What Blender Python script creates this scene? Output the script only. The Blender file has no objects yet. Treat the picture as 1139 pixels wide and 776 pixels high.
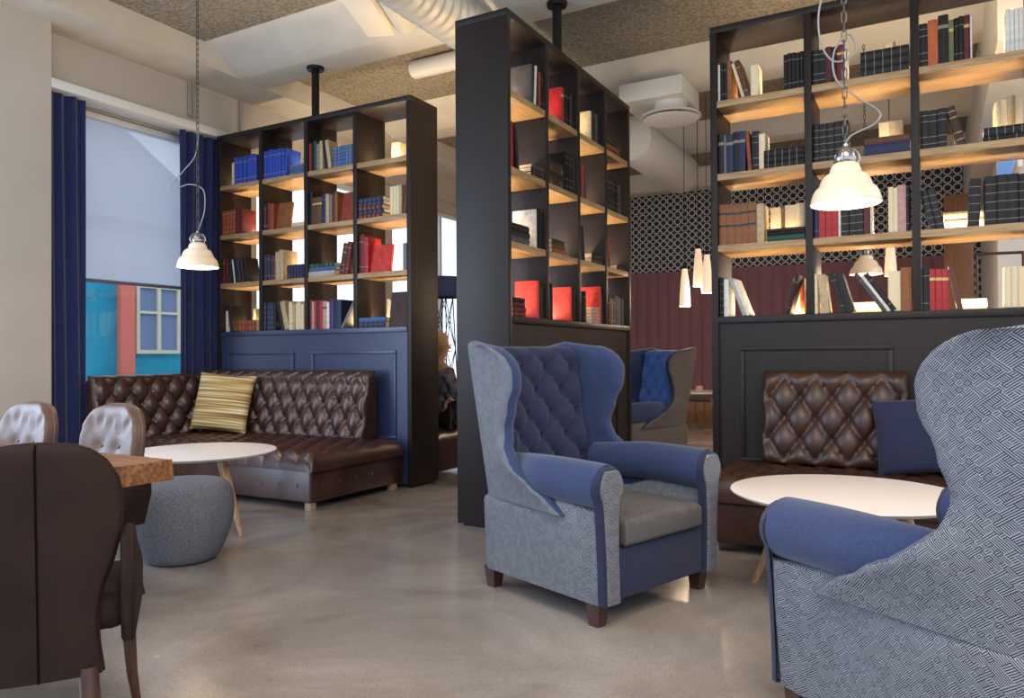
import bpy, bmesh, math, random
from mathutils import Vector, Matrix
PI = math.pi
SC = bpy.context.scene
COL = SC.collection
rnd = random.Random(7)

# ------------------------------------------------------------------ materials
def lin(h):
    h = h.lstrip('#')
    o = []
    for i in (0, 2, 4):
        c = int(h[i:i+2], 16) / 255
        o.append(c / 12.92 if c <= .04045 else ((c + .055) / 1.055) ** 2.4)
    return (o[0], o[1], o[2], 1)

MATS = {}
def new_mat(name):
    m = bpy.data.materials.new(name)
    m.use_nodes = True
    nt = m.node_tree
    return m, nt, nt.nodes['Principled BSDF']

def mat(name, col, rough=.5, metal=0, spec=.5, bump=0, bscale=60, var=0, vscale=8, col2=None, sheen=0, coat=0, stretch=None, detail=4):
    """plain principled material with optional noise mottling and bump"""
    if name in MATS: return MATS[name]
    m, nt, b = new_mat(name)
    N, L = nt.nodes, nt.links
    c = lin(col)
    b.inputs['Base Color'].default_value = c
    b.inputs['Roughness'].default_value = rough
    b.inputs['Metallic'].default_value = metal
    b.inputs['Specular IOR Level'].default_value = spec
    if sheen: b.inputs['Sheen Weight'].default_value = sheen
    if coat:
        b.inputs['Coat Weight'].default_value = coat
        b.inputs['Coat Roughness'].default_value = .15
    tc = N.new('ShaderNodeTexCoord')
    src = tc.outputs['Object']
    if stretch:
        mp = N.new('ShaderNodeMapping')
        mp.inputs['Scale'].default_value = stretch
        L.new(src, mp.inputs['Vector']); src = mp.outputs['Vector']
    if var or col2:
        n = N.new('ShaderNodeTexNoise')
        n.inputs['Scale'].default_value = vscale
        n.inputs['Detail'].default_value = detail
        L.new(src, n.inputs['Vector'])
        r = N.new('ShaderNodeValToRGB')
        c2 = lin(col2) if col2 else tuple(min(1, x * (1 - var)) for x in c[:3]) + (1,)
        r.color_ramp.elements[0].position = .35
        r.color_ramp.elements[1].position = .65
        r.color_ramp.elements[0].color = c2
        r.color_ramp.elements[1].color = c
        L.new(n.outputs['Fac'], r.inputs['Fac'])
        L.new(r.outputs['Color'], b.inputs['Base Color'])
    if bump:
        n2 = N.new('ShaderNodeTexNoise')
        n2.inputs['Scale'].default_value = bscale
        n2.inputs['Detail'].default_value = 5
        L.new(src, n2.inputs['Vector'])
        bp = N.new('ShaderNodeBump')
        bp.inputs['Strength'].default_value = bump
        bp.inputs['Distance'].default_value = .01
        L.new(n2.outputs['Fac'], bp.inputs['Height'])
        L.new(bp.outputs['Normal'], b.inputs['Normal'])
    MATS[name] = m
    return m

def emit(name, col, s):
    if name in MATS: return MATS[name]
    m, nt, b = new_mat(name)
    b.inputs['Base Color'].default_value = lin(col)
    b.inputs['Emission Color'].default_value = lin(col)
    b.inputs['Emission Strength'].default_value = s
    MATS[name] = m
    return m

def math_node(nt, op, a, b=None):
    n = nt.nodes.new('ShaderNodeMath'); n.operation = op
    for i, v in enumerate((a, b)):
        if v is None: continue
        if isinstance(v, (int, float)): n.inputs[i].default_value = v
        else: nt.links.new(v, n.inputs[i])
    return n.outputs[0]

def tweed_mat(name, light, dark, period=.010, mix=.5, flat=False):
    """woven maze of light and dark yarn that turns direction in small blocks"""
    m, nt, b = new_mat(name)
    N, L = nt.nodes, nt.links
    tc = N.new('ShaderNodeTexCoord')
    sx = N.new('ShaderNodeSeparateXYZ'); L.new(tc.outputs['Object'], sx.inputs[0])
    x, y, z = sx.outputs
    h = x if flat else math_node(nt, 'MULTIPLY', math_node(nt, 'ARCTAN2', x, y), .43)
    if flat: z = y
    k = 2 * PI / period
    p = math_node(nt, 'SINE', math_node(nt, 'MULTIPLY', math_node(nt, 'ADD', h, z), k))
    q = math_node(nt, 'SINE', math_node(nt, 'MULTIPLY', math_node(nt, 'SUBTRACT', h, z), k))
    cell = period * 2.5
    cv = N.new('ShaderNodeCombineXYZ')
    L.new(math_node(nt, 'FLOOR', math_node(nt, 'DIVIDE', math_node(nt, 'ADD', h, z), cell)), cv.inputs[0])
    L.new(math_node(nt, 'FLOOR', math_node(nt, 'DIVIDE', math_node(nt, 'SUBTRACT', h, z), cell)), cv.inputs[1])
    wn = N.new('ShaderNodeTexWhiteNoise'); wn.noise_dimensions = '2D'
    L.new(cv.outputs[0], wn.inputs['Vector'])
    sel = math_node(nt, 'GREATER_THAN', wn.outputs['Value'], .5)
    mx = N.new('ShaderNodeMix'); mx.data_type = 'FLOAT'
    L.new(sel, mx.inputs[0]); L.new(p, mx.inputs[2]); L.new(q, mx.inputs[3])
    r = N.new('ShaderNodeValToRGB')
    r.color_ramp.elements[0].position = .35; r.color_ramp.elements[0].color = lin(dark)
    r.color_ramp.elements[1].position = .65; r.color_ramp.elements[1].color = lin(light)
    L.new(math_node(nt, 'ADD', math_node(nt, 'MULTIPLY', mx.outputs[0], .5), mix), r.inputs['Fac'])
    L.new(r.outputs['Color'], b.inputs['Base Color'])
    b.inputs['Roughness'].default_value = .9
    b.inputs['Specular IOR Level'].default_value = .2
    bp = N.new('ShaderNodeBump'); bp.inputs['Strength'].default_value = .25; bp.inputs['Distance'].default_value = .002
    L.new(mx.outputs[0], bp.inputs['Height']); L.new(bp.outputs['Normal'], b.inputs['Normal'])
    MATS[name] = m
    return m

# ------------------------------------------------------------------ mesh helpers
class MB:
    def __init__(s): s.bm = bmesh.new()
    def box(s, x0, x1, y0, y1, z0, z1, bev=0, seg=2, M=None, mi=0):
        r = bmesh.ops.create_cube(s.bm, size=1)
        vs = r['verts']
        T = Matrix.Translation(((x0+x1)/2, (y0+y1)/2, (z0+z1)/2)) @ Matrix.Diagonal((x1-x0, y1-y0, z1-z0, 1))
        if M is not None: T = M @ T
        bmesh.ops.transform(s.bm, matrix=T, verts=vs)
        fs = {f for v in vs for f in v.link_faces}
        if bev:
            es = list({e for v in vs for e in v.link_edges})
            o = bmesh.ops.bevel(s.bm, geom=es, offset=bev, segments=seg, affect='EDGES', profile=.5)
            fs |= set(o['faces'])
        for f in fs:
            if f.is_valid: f.material_index = mi
        return s
    def lathe(s, prof, c=(0, 0, 0), n=32, mi=0, M=None):
        """profile of (r, z) swept about z"""
        rings = []
        for r, z in prof:
            if r < 1e-6:
                rings.append([s.bm.verts.new((c[0], c[1], c[2]+z))])
            else:
                rings.append([s.bm.verts.new((c[0]+r*math.cos(2*PI*i/n), c[1]+r*math.sin(2*PI*i/n), c[2]+z)) for i in range(n)])
        if M is not None:
            bmesh.ops.transform(s.bm, matrix=M, verts=[v for r in rings for v in r])
        for a, b in zip(rings, rings[1:]):
            for i in range(n):
                j = (i+1) % n
                q = [a[i % len(a)], a[j % len(a)], b[j % len(b)], b[i % len(b)]]
                q = list(dict.fromkeys(q))
                if len(q) > 2:
                    try: s.bm.faces.new(q).material_index = mi
                    except ValueError: pass
        return s
    def tube(s, pts, r, n=8, mi=0, caps=True):
        pts = [Vector(p) for p in pts]
        rr = r if isinstance(r, (list, tuple)) else [r]*len(pts)
        rings = []
        up = None
        for i, p in enumerate(pts):
            t = (pts[min(i+1, len(pts)-1)] - pts[max(i-1, 0)]).normalized()
            if up is None:
                up = Vector((0, 0, 1)) if abs(t.z) < .9 else Vector((1, 0, 0))
            a = t.cross(up).normalized(); up = a.cross(t).normalized()
            rings.append([s.bm.verts.new(p + rr[i]*(a*math.cos(2*PI*k/n) + up*math.sin(2*PI*k/n))) for k in range(n)])
        for a, b in zip(rings, rings[1:]):
            for i in range(n):
                j = (i+1) % n
                s.bm.faces.new((a[i], a[j], b[j], b[i])).material_index = mi
        if caps:
            s.bm.faces.new(rings[0][::-1]).material_index = mi
            s.bm.faces.new(rings[-1]).material_index = mi
        return s
    def prism(s, poly, axis, a0, a1, bev=0, seg=2, mi=0, M=None):
        """polygon extruded along an axis ('x','y','z')"""
        def P(u, v, a):
            return {'x': (a, u, v), 'y': (u, a, v), 'z': (u, v, a)}[axis]
        A = [s.bm.verts.new(P(u, v, a0)) for u, v in poly]
        B = [s.bm.verts.new(P(u, v, a1)) for u, v in poly]
        fs = [s.bm.faces.new(A), s.bm.faces.new(B[::-1])]
        n = len(poly)
        for i in range(n):
            j = (i+1) % n
            fs.append(s.bm.faces.new((A[j], A[i], B[i], B[j])))
        if M is not None: bmesh.ops.transform(s.bm, matrix=M, verts=A+B)
        if bev:
            es = list(set(fs[0].edges) | set(fs[1].edges))
            o = bmesh.ops.bevel(s.bm, geom=es, offset=bev, segments=seg, affect='EDGES', profile=.5)
            fs += o['faces']
        for f in fs:
            if f.is_valid: f.material_index = mi
        return s
    def grid(s, nu, nv, fn, mi=0, closeu=False):
        V = [[s.bm.verts.new(fn(i, j)) for j in range(nv)] for i in range(nu)]
        for i in range(nu if closeu else nu-1):
            for j in range(nv-1):
                k = (i+1) % nu
                s.bm.faces.new((V[i][j], V[k][j], V[k][j+1], V[i][j+1])).material_index = mi
        return V
    def ball(s, c, r, sc=(1, 1, 1), u=16, v=10, mi=0):
        o = bmesh.ops.create_uvsphere(s.bm, u_segments=u, v_segments=v, radius=r)
        bmesh.ops.transform(s.bm, matrix=Matrix.Translation(c) @ Matrix.Diagonal((*sc, 1)), verts=o['verts'])
        for f in {f for w in o['verts'] for f in w.link_faces}: f.material_index = mi
        return s
    def build(s, name, mats, parent=None, smooth=35, fix=True):
        if fix: bmesh.ops.recalc_face_normals(s.bm, faces=s.bm.faces[:])
        me = bpy.data.meshes.new(name)
        s.bm.to_mesh(me); s.bm.free()
        for m in (mats if isinstance(mats, (list, tuple)) else [mats]): me.materials.append(m)
        if smooth:
            me.polygons.foreach_set('use_smooth', [True]*len(me.polygons))
            me.set_sharp_from_angle(angle=math.radians(smooth))
        o = bpy.data.objects.new(name, me)
        COL.objects.link(o)
        if parent is not None: o.parent = parent
        return o

def tag(o, label=None, cat=None, group=None, kind=None):
    if label: o['label'] = label
    if cat: o['category'] = cat
    if group: o['group'] = group
    if kind: o['kind'] = kind
    return o

def thing(name, label, cat, loc=(0, 0, 0), rz=0, group=None):
    o = bpy.data.objects.new(name, None)
    o.empty_display_size = .1
    COL.objects.link(o)
    o.location = loc; o.rotation_euler = (0, 0, rz)
    return tag(o, label, cat, group)

def struct(mb, name, m, **k):
    return tag(mb.build(name, m, **k), kind='structure')

def copy_tree(o, parent=None):
    c = o.copy(); COL.objects.link(c)
    if parent is not None: c.parent = parent
    for ch in list(o.children): copy_tree(ch, c)
    return c

def light(name, kind, loc, energy, col, size=.1, sizey=None, rot=(0, 0, 0), spread=None):
    d = bpy.data.lights.new(name, kind)
    d.energy = energy; d.color = col
    if kind == 'AREA':
        d.shape = 'RECTANGLE' if sizey else 'SQUARE'
        d.size = size
        if sizey: d.size_y = sizey
        if spread: d.spread = spread
    elif kind in ('POINT', 'SPOT'): d.shadow_soft_size = size
    o = bpy.data.objects.new(name, d); COL.objects.link(o)
    o.location = loc; o.rotation_euler = rot
    return o

def S(v, a, b):  # smoothstep
    t = max(0, min(1, (v-a)/(b-a)))
    return t*t*(3-2*t)

# ------------------------------------------------------------------ camera
H = 1.15
cam = bpy.data.cameras.new('camera')
cam.sensor_width = 36; cam.lens = 836.5/1139*36; cam.clip_start = .05
co = bpy.data.objects.new('camera', cam); COL.objects.link(co)
yw, pt, rl = .51193, .009277, -.005833
f = Vector((-math.sin(yw)*math.cos(pt), math.cos(yw)*math.cos(pt), math.sin(pt)))
rt = Vector((math.cos(yw), math.sin(yw), 0)); up = rt.cross(f)
r2 = rt*math.cos(rl) + up*math.sin(rl); u2 = -rt*math.sin(rl) + up*math.cos(rl)
co.matrix_world = Matrix.Translation((0, 0, H)) @ Matrix((r2, u2, -f)).transposed().to_4x4()
SC.camera = co
SC.view_settings.view_transform = 'Standard'
SC.view_settings.look = 'None'
SC.view_settings.gamma = 1
SC.view_settings.use_curve_mapping = False
SC.view_settings.exposure = 0
SC.cycles.use_denoising = True
SC.cycles.max_bounces = 8
SC.cycles.sample_clamp_indirect = 6

# ------------------------------------------------------------------ palette
plaster = mat('plaster', '#c2b9ae', .8, bump=.1, bscale=90, var=.06, vscale=2)
concrete = mat('painted_concrete', '#cfc9be', .75, bump=.15, bscale=30, var=.1, vscale=3, detail=8)
rough_con = mat('rough_aggregate_ceiling', '#9a9182', .95, bump=1.0, bscale=55, col2='#6e6658', vscale=38, detail=8)
white_paint = mat('white_paint', '#dcdad6', .45)
duct_white = mat('duct_white', '#d3cfc6', .5, var=.05, vscale=3)
oak_dark = mat('black_stained_oak', '#251d1b', .48, var=.35, vscale=9, bump=.12, bscale=40, stretch=(14, 14, .8), spec=.3)
blue_lit_oak = mat('blue_lit_panel', '#313c5c', .36, var=.2, vscale=9, bump=.06, bscale=40, stretch=(14, 14, .8))  # dark oak base with the blue window light put into its colour
oak_shelf = mat('oiled_oak_shelf', '#aa8a60', .5, col2='#8d6e48', vscale=7, stretch=(1, 14, 14), bump=.05, bscale=30)
oak_shelf_y = oak_shelf
wood_leg = mat('pale_oak_leg', '#b9926b', .5, col2='#94704d', vscale=12, stretch=(12, 12, 1))
wood_dark = mat('dark_walnut_leg', '#4a2a20', .4, col2='#341c15', vscale=10, stretch=(10, 10, 1))
leather = mat('chesterfield_leather', '#472c27', .29, col2='#37211d', vscale=6, bump=.12, bscale=160, spec=.6)
leather_rb = mat('brown_leather', '#43281d', .40, col2='#331e15', vscale=6, bump=.12, bscale=160, spec=.55)
leather_ch = mat('taupe_leather', '#6d5143', .45, col2='#573f34', vscale=5, bump=.1, bscale=150, spec=.5)
suede = mat('dark_brown_hide', '#291a15', .7, col2='#1f130f', vscale=5, bump=.15, bscale=200, spec=.2)
navy = mat('navy_wool', '#323f62', .85, col2='#2b3656', vscale=120, bump=.2, bscale=400, spec=.2, sheen=.2)
navy_dark = mat('deep_navy_wool', '#2b3049', .85, col2='#242840', vscale=120, bump=.2, bscale=400, spec=.2, sheen=.1)
tweed = tweed_mat('blue_grey_tweed', '#8b8c92', '#2e2f39', .0068)
tweed_seat = tweed_mat('taupe_tweed', '#726e6e', '#3a3839', .006, flat=True)
tweed_far = tweed_mat('taupe_tweed_far', '#776e67', '#453f3c', .007)
curtain_m = mat('navy_curtain', '#232d5c', .8, col2='#1d264f', vscale=40, sheen=.3, spec=.2)
tabletop_m = mat('white_tabletop', '#e6ded8', .35)
black_metal = mat('black_steel', '#1c1a1a', .4, metal=.6)
chain_m = mat('chain_steel', '#55504a', .35, metal=.9)
cord_m = mat('grey_cord', '#8e8a84', .6)
pouf_m = mat('grey_felt', '#7c7c83', .95, col2='#5a5b63', vscale=160, bump=.3, bscale=250, spec=.1, detail=2)
gold = mat('gilt', '#b89a5e', .45, metal=.3)
silver = mat('pale_foil', '#746f62', .5)
strip_m = emit('warm_strip', '#ffca85', 6)

# polished concrete floor
m, nt, b = new_mat('polished_concrete'); N, L = nt.nodes, nt.links
tc = N.new('ShaderNodeTexCoord')
n1 = N.new('ShaderNodeTexNoise'); n1.inputs['Scale'].default_value = .9; n1.inputs['Detail'].default_value = 9; n1.inputs['Roughness'].default_value = .62; n1.inputs['Distortion'].default_value = .6
n2 = N.new('ShaderNodeTexNoise'); n2.inputs['Scale'].default_value = 95; n2.inputs['Detail'].default_value = 3
L.new(tc.outputs['Object'], n1.inputs['Vector']); L.new(tc.outputs['Object'], n2.inputs['Vector'])
r1 = N.new('ShaderNodeValToRGB'); e = r1.color_ramp.elements
e[0].position = .3; e[0].color = lin('#776c63'); e[1].position = .72; e[1].color = lin('#b0a69e')
x = r1.color_ramp.elements.new(.5); x.color = lin('#958a81')
L.new(n1.outputs['Fac'], r1.inputs['Fac'])
mx = N.new('ShaderNodeMix'); mx.data_type = 'RGBA'; mx.blend_type = 'MULTIPLY'; mx.inputs[0].default_value = .35
r2_ = N.new('ShaderNodeValToRGB'); r2_.color_ramp.elements[0].position = .3; r2_.color_ramp.elements[0].color = (.45, .42, .4, 1); r2_.color_ramp.elements[1].position = .6
L.new(n2.outputs['Fac'], r2_.inputs['Fac'])
L.new(r1.outputs['Color'], mx.inputs[6]); L.new(r2_.outputs['Color'], mx.inputs[7]); L.new(mx.outputs[2], b.inputs['Base Color'])
rr = N.new('ShaderNodeMapRange'); rr.inputs[3].default_value = .12; rr.inputs[4].default_value = .34
L.new(n1.outputs['Fac'], rr.inputs[0]); L.new(rr.outputs[0], b.inputs['Roughness'])
bp = N.new('ShaderNodeBump'); bp.inputs['Strength'].default_value = .05; bp.inputs['Distance'].default_value = .01
L.new(n1.outputs['Fac'], bp.inputs['Height']); L.new(bp.outputs['Normal'], b.inputs['Normal'])
b.inputs['Specular IOR Level'].default_value = .55
floor_m = m

# ring wallpaper: staggered light rings with a dark button inside each
m, nt, b = new_mat('ring_wallpaper'); N, L = nt.nodes, nt.links
tc = N.new('ShaderNodeTexCoord'); sx = N.new('ShaderNodeSeparateXYZ'); L.new(tc.outputs['Object'], sx.inputs[0])
PX = .132; PZ = PX*.98
def rings(offx, offz):
    u = math_node(nt, 'SUBTRACT', math_node(nt, 'FRACT', math_node(nt, 'ADD', math_node(nt, 'DIVIDE', sx.outputs[0], PX), 200+offx)), .5)
    v = math_node(nt, 'SUBTRACT', math_node(nt, 'FRACT', math_node(nt, 'ADD', math_node(nt, 'DIVIDE', sx.outputs[2], PZ), 200+offz)), .5)
    d = math_node(nt, 'SQRT', math_node(nt, 'ADD', math_node(nt, 'MULTIPLY', u, u), math_node(nt, 'MULTIPLY', v, v)))
    ring = math_node(nt, 'LESS_THAN', math_node(nt, 'ABSOLUTE', math_node(nt, 'SUBTRACT', d, .41)), .055)
    return ring, d
ra, da = rings(0, 0)
core = math_node(nt, 'LESS_THAN', da, .27)
dia = math_node(nt, 'GREATER_THAN', da, .6)
c1 = N.new('ShaderNodeMix'); c1.data_type = 'RGBA'; c1.inputs[6].default_value = lin('#3a3434'); c1.inputs[7].default_value = lin('#1c1a1d')
L.new(math_node(nt, 'MAXIMUM', core, dia), c1.inputs[0])
c2 = N.new('ShaderNodeMix'); c2.data_type = 'RGBA'; c2.inputs[7].default_value = lin('#cfcfd0')
L.new(ra, c2.inputs[0]); L.new(c1.outputs[2], c2.inputs[6]); L.new(c2.outputs[2], b.inputs['Base Color'])
b.inputs['Roughness'].default_value = .7
ring_m = m

# roller blind cloth, glass, opal lamp glass
def blind_mat(name, col, trans):
    m, nt, b = new_mat(name); N, L = nt.nodes, nt.links
    tl = N.new('ShaderNodeBsdfTranslucent'); tl.inputs[0].default_value = lin(col)
    df = N.new('ShaderNodeBsdfDiffuse'); df.inputs[0].default_value = lin(col)
    tp = N.new('ShaderNodeBsdfTransparent')
    a = N.new('ShaderNodeMixShader'); a.inputs[0].default_value = .35
    L.new(tl.outputs[0], a.inputs[1]); L.new(df.outputs[0], a.inputs[2])
    c = N.new('ShaderNodeMixShader'); c.inputs[0].default_value = trans
    L.new(a.outputs[0], c.inputs[1]); L.new(tp.outputs[0], c.inputs[2])
    L.new(c.outputs[0], N['Material Output'].inputs['Surface'])
    return m
blind_m = blind_mat('blind_cloth', '#e2e5f0', .42)
m, nt, b = new_mat('window_glass'); N, L = nt.nodes, nt.links
tp = N.new('ShaderNodeBsdfTransparent'); gl = N.new('ShaderNodeBsdfGlossy'); gl.inputs['Roughness'].default_value = .02
a = N.new('ShaderNodeMixShader'); a.inputs[0].default_value = .06
L.new(tp.outputs[0], a.inputs[1]); L.new(gl.outputs[0], a.inputs[2]); L.new(a.outputs[0], N['Material Output'].inputs['Surface'])
glass_m = m
def opal(name, col, e):
    m, nt, b = new_mat(name)
    b.inputs['Base Color'].default_value = lin(col)
    b.inputs['Roughness'].default_value = .25
    b.inputs['Emission Color'].default_value = lin('#ffcf96')
    b.inputs['Emission Strength'].default_value = e
    return m
opal_m = opal('opal_glass', '#e2cdb2', .14)
cone_m = opal('opal_cone_glass', '#f6ece0', .55)
bulb_m = emit('lit_bulb', '#ffe6c0', 9)

# ------------------------------------------------------------------ the room
struct(MB().box(-6.9, 4.0, -3.2, 13.5, -.12, 0), 'floor', floor_m, smooth=0)
struct(MB().box(-7.2, 4.0, 1.2, 13.5, 4.22, 4.4), 'ceiling', rough_con, smooth=0)

w = MB()
w.box(-7.3, -6.5, 2.3, 3.63, 0, 4.22)                      # thick pier beside the window
w.box(-7.1, -6.70, 3.63, 13.5, 3.60, 4.22)                 # lintel
w.box(-7.1, -6.80, 3.63, 13.5, 3.45, 3.60)
w.box(-7.1, -6.80, 3.63, 13.5, 0, .5)
for a_, b_ in ((3.63, 3.78), (5.35, 6.1), (8.3, 8.6), (11.2, 13.5)): w.box(-7.1, -6.80, a_, b_, .5, 3.45)
struct(w, 'wall_left', plaster, smooth=0)
struct(MB().box(-6.72, -6.49, 3.63, 5.62, 3.45, 3.53, .006), 'trim_1', white_paint)

def window(n, y0, y1, z0=.5, z1=3.45, mull=()):
    fr = MB(); X = -6.92
    t = .055
    fr.box(X, X+.07, y0, y0+t, z0, z1, .004); fr.box(X, X+.07, y1-t, y1, z0, z1, .004)
    fr.box(X, X+.07, y0+t, y1-t, z1-t, z1, .004); fr.box(X, X+.07, y0+t, y1-t, z0, z0+t, .004)
    for q in mull: fr.box(X, X+.07, q-.025, q+.025, z0+t, z1-t, .004)
    o = tag(fr.build('window_%d' % n, white_paint), kind='structure')
    MB().box(X+.03, X+.036, y0+t, y1-t, z0+t, z1-t).build('pane', glass_m, o, smooth=0)
    return o
window(1, 3.78, 5.35)
window(2, 6.1, 8.3, mull=(7.2,))
window(3, 8.6, 11.2, mull=(9.9,))

def blind(y0, y1, zb, label, zt=3.44):
    t = thing('roller_blind', label, 'blind', (-6.82, (y0+y1)/2, zb))
    t.parent = None
    h = (y1-y0)/2
    MB().box(-.0012, .0012, -h, h, .02, zt-zb-.05).build('cloth', blind_m, t, smooth=0)
    MB().box(-.008, .008, -h, h, -.012, .02, .004).build('bottom_bar', mat('blind_bar', '#6d6a78', .5), t)
    MB().box(-.03, .03, -h, h, zt-zb-.06, zt-zb, .008).build('cassette', white_paint, t)
blind(3.80, 5.33, 1.87, 'half-lowered translucent roller blind in the window between the navy curtains')

# beams
ms = concrete
bm_ = MB().prism([(-6.70, 4.0), (-6.17, 4.0), (-6.15, 4.22), (-6.70, 4.22)], 'y', 1.2, 13.4)
struct(bm_, 'ceiling_beam', ms, smooth=0)
def rib(y):
    r = MB()
    prof = [(y-.62, 4.225), (y-.3, 4.07), (y-.18, 4.008), (y-.14, 4.0), (y+.14, 4.0), (y+.18, 4.008), (y+.3, 4.07), (y+.62, 4.225)]
    r.prism(prof, 'x', -6.16, 4.0)
    struct(r, 'ceiling_beam', ms, smooth=40)
for y in (3.05, 5.5, 7.95, 10.4, 12.8): rib(y)

# back wall with ring wallpaper, right-hand bulkhead and wall
struct(MB().box(-6.9, .95, 13.3, 13.5, 0, 4.22), 'wall_back', ring_m, smooth=0)
struct(MB().box(.62, .9, 9.9, 13.3, 0, 3.3), 'wall_right', white_paint, smooth=0)
struct(MB().box(3.8, 4.0, 7.2, 13.5, 0, 4.22), 'wall_right', plaster, smooth=0)
bk = struct(MB().box(.40, 1.3, 6.2, 13.3, 3.32, 4.22, .01), 'trim_2', duct_white)
wn = MB().box(.62, .66, 7.6, 9.6, 2.72, 3.2, .005)
tag(wn.build('window_4', white_paint), kind='structure')
tag(MB().box(.600, .619, 7.68, 9.52, 2.78, 3.15, .002).build('pane', emit('blue_reflection_glow', '#6fa0e8', .6), bpy.data.objects['window_4'], smooth=0))  # blue reflection on the bulkhead, built as a framed glowing pane

# banquette along the back wall
bq = thing('banquette', 'burgundy channel-tufted wall banquette under the ring wallpaper', 'bench', (-3.0, 13.28, 0))
burg = mat('burgundy_velvet', '#82565d', .75, sheen=.3, bump=.1, bscale=200)
def chan(i, j):
    W_, n = 6.8, 34
    x = -W_/2 + W_*i/(n*6)
    ph = (i % 6)/6
    d = .035*math.sqrt(max(0, 1-(2*ph-1)**2))
    z = .45 + (2.65-.45)*j/6
    e_ = 1 if j < 6 else .2
    return (x, -.05 - d*e_, z)
c_ = MB(); c_.grid(34*6+1, 7, chan); c_.box(-3.4, 3.4, -.05, 0, .45, 2.64)
c_.build('backrest', burg, bq, smooth=50)
MB().box(-3.4, 3.4, -.56, -.0, .36, .48, .03, 3).build('seat', mat('banquette_seat', '#5a4a48', .7), bq)
pk = MB()
for i in range(46): pk.box(-3.4+i*.148, -3.4+i*.148+.142, -.50, -.02, 0.0, .36, .004)
pk.build('base', mat('plank_base', '#a5764c', .55, col2='#7c5434', vscale=5, stretch=(10, 10, 1)), bq)

# timber screen and rail behind the right-hand bookcase
tag(MB().box(.10, .36, 9.05, 9.15, 0, 2.8, .006).build('timber_screen', mat('slatted_timber', '#7a4e2c', .5, col2='#5a3519', vscale=6, stretch=(30, 30, .6))),
    'narrow brown timber screen standing behind the black-spined books', 'screen')
rl_ = thing('handrail', 'slim bronze rail on posts beside the timber screen', 'rail', (.48, 9.35, 0))
MB().tube([(-.1, 0, 2.2), (.35, .1, 2.2)], .016).build('top_rail', mat('bronze', '#5b443a', .4, metal=.6), rl_)
for x_ in (-.08, .33): MB().tube([(x_, .02, 0), (x_, .02, 2.2)], .014).build('post', MATS['bronze'], rl_)

# ------------------------------------------------------------------ street outside
def ext():
    fb = thing('neighbour_building', 'turquoise rendered house with salmon pilaster across the street', 'building', (-11, 8.5, 0))
    cy = mat('turquoise_render', '#2fa3c4', .85, col2='#1d93b6', vscale=3, bump=.5, bscale=14)
    MB().box(-3, 0, -4.5, 1.2, -.6, 2.36).build('wall', cy, fb, smooth=0)
    MB().box(-3, .03, -4.5, 1.2, 2.36, 3.25).build('upper_wall', mat('pale_upper_wall', '#c9ccd6', .8), fb, smooth=0)
    MB().box(0, .12, -1.38, -1.14, -.6, 2.36, .01).build('pilaster', mat('salmon_render', '#e0786a', .85, bump=.3, bscale=12), fb)
    wf = MB(); y0, y1, z0, z1 = -1.08, -.28, 1.22, 2.33
    for a_, b_, c0, c1 in ((y0, y0+.06, z0, z1), (y1-.06, y1, z0, z1), (y0+.06, y1-.06, z0, z0+.06), (y0+.06, y1-.06, z1-.06, z1),
                         (-.71, -.65, z0+.06, z1-.06), (y0+.06, -.71, 1.86, 1.9), (-.65, y1-.06, 1.86, 1.9)):
        wf.box(0, .06, a_, b_, c0, c1)
    w_ = wf.build('window', mat('cream_frame', '#dcd8c0', .6), fb)
    MB().box(.005, .02, y0+.05, y1-.05, z0+.05, z1-.05).build('pane', mat('far_glass', '#7f93b8', .15), w_, smooth=0)
    rf = MB().prism([(-4.7, 3.25), (1.35, 3.25), (1.35, 3.4), (.6, 3.4), (-2.9, 5.6), (-4.7, 5.6)], 'x', -3, .25)
    rf.build('roof', mat('pale_metal_roof', '#a9adb8', .6), fb, smooth=0)
    struct(MB().box(-24, -7.3, -6, 22, -.75, -.6), 'pavement', mat('street_paving', '#8d8f94', .8), smooth=0)
ext()

# ------------------------------------------------------------------ curtains
def curtain(y0, y1, label, seed):
    r = random.Random(seed)
    n = int((y1-y0)/.006)
    ph = [r.uniform(0, 6) for _ in range(3)]
    def fn(side):
        def g(i, j):
            y = (y1-y0)*i/n; z = 3.44*j/12 + .01
            k = .022*math.sin(2*PI*y/.105+ph[0]+.9*math.sin(z*.9+ph[2])) + .012*math.sin(2*PI*y/.19+ph[1]+z*.5)
            return (k*(.7+.3*z/3.4)+side*.003, y-(y1-y0)/2, z)
        return g
    t = MB()
    A = t.grid(n+1, 13, fn(1)); B_ = t.grid(n+1, 13, fn(-1))
    for k in (0, n):
        for j in range(12): t.bm.faces.new((A[k][j], A[k][j+1], B_[k][j+1], B_[k][j]))
    for j in (0, 12):
        for i in range(n): t.bm.faces.new((A[i][j], A[i+1][j], B_[i+1][j], B_[i][j]))
    o = t.build('curtain', curtain_m, None, smooth=60)
    o.location = (-6.60, (y0+y1)/2, 0)
    tag(o, label, 'curtain')
curtain(3.66, 3.98, 'long navy curtain hanging beside the plain beige pier', 1)
curtain(4.95, 5.55, 'long navy curtain hanging against the window bookcase end', 2)

# thin conduits on the wall above the right curtain
for y_, n_ in ((5.12, 2), (5.78, 1)):
    c_ = MB()
    for k in range(n_): c_.tube([(-6.685, y_+.06*k, 3.66), (-6.685, y_+.06*k, 4.0)], .013, 8)
    if n_ == 2: c_.tube([(-6.685, y_-.012, 3.655), (-6.685, y_+.072, 3.655)], .016, 8)
    tag(c_.build('conduit', mat('pale_conduit', '#a39c92', .5), smooth=50), 'pair of thin pale conduits on the wall above the curtain' if n_ == 2 else 'single thin pale conduit on the wall above the bookcase corner', 'pipe')

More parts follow.
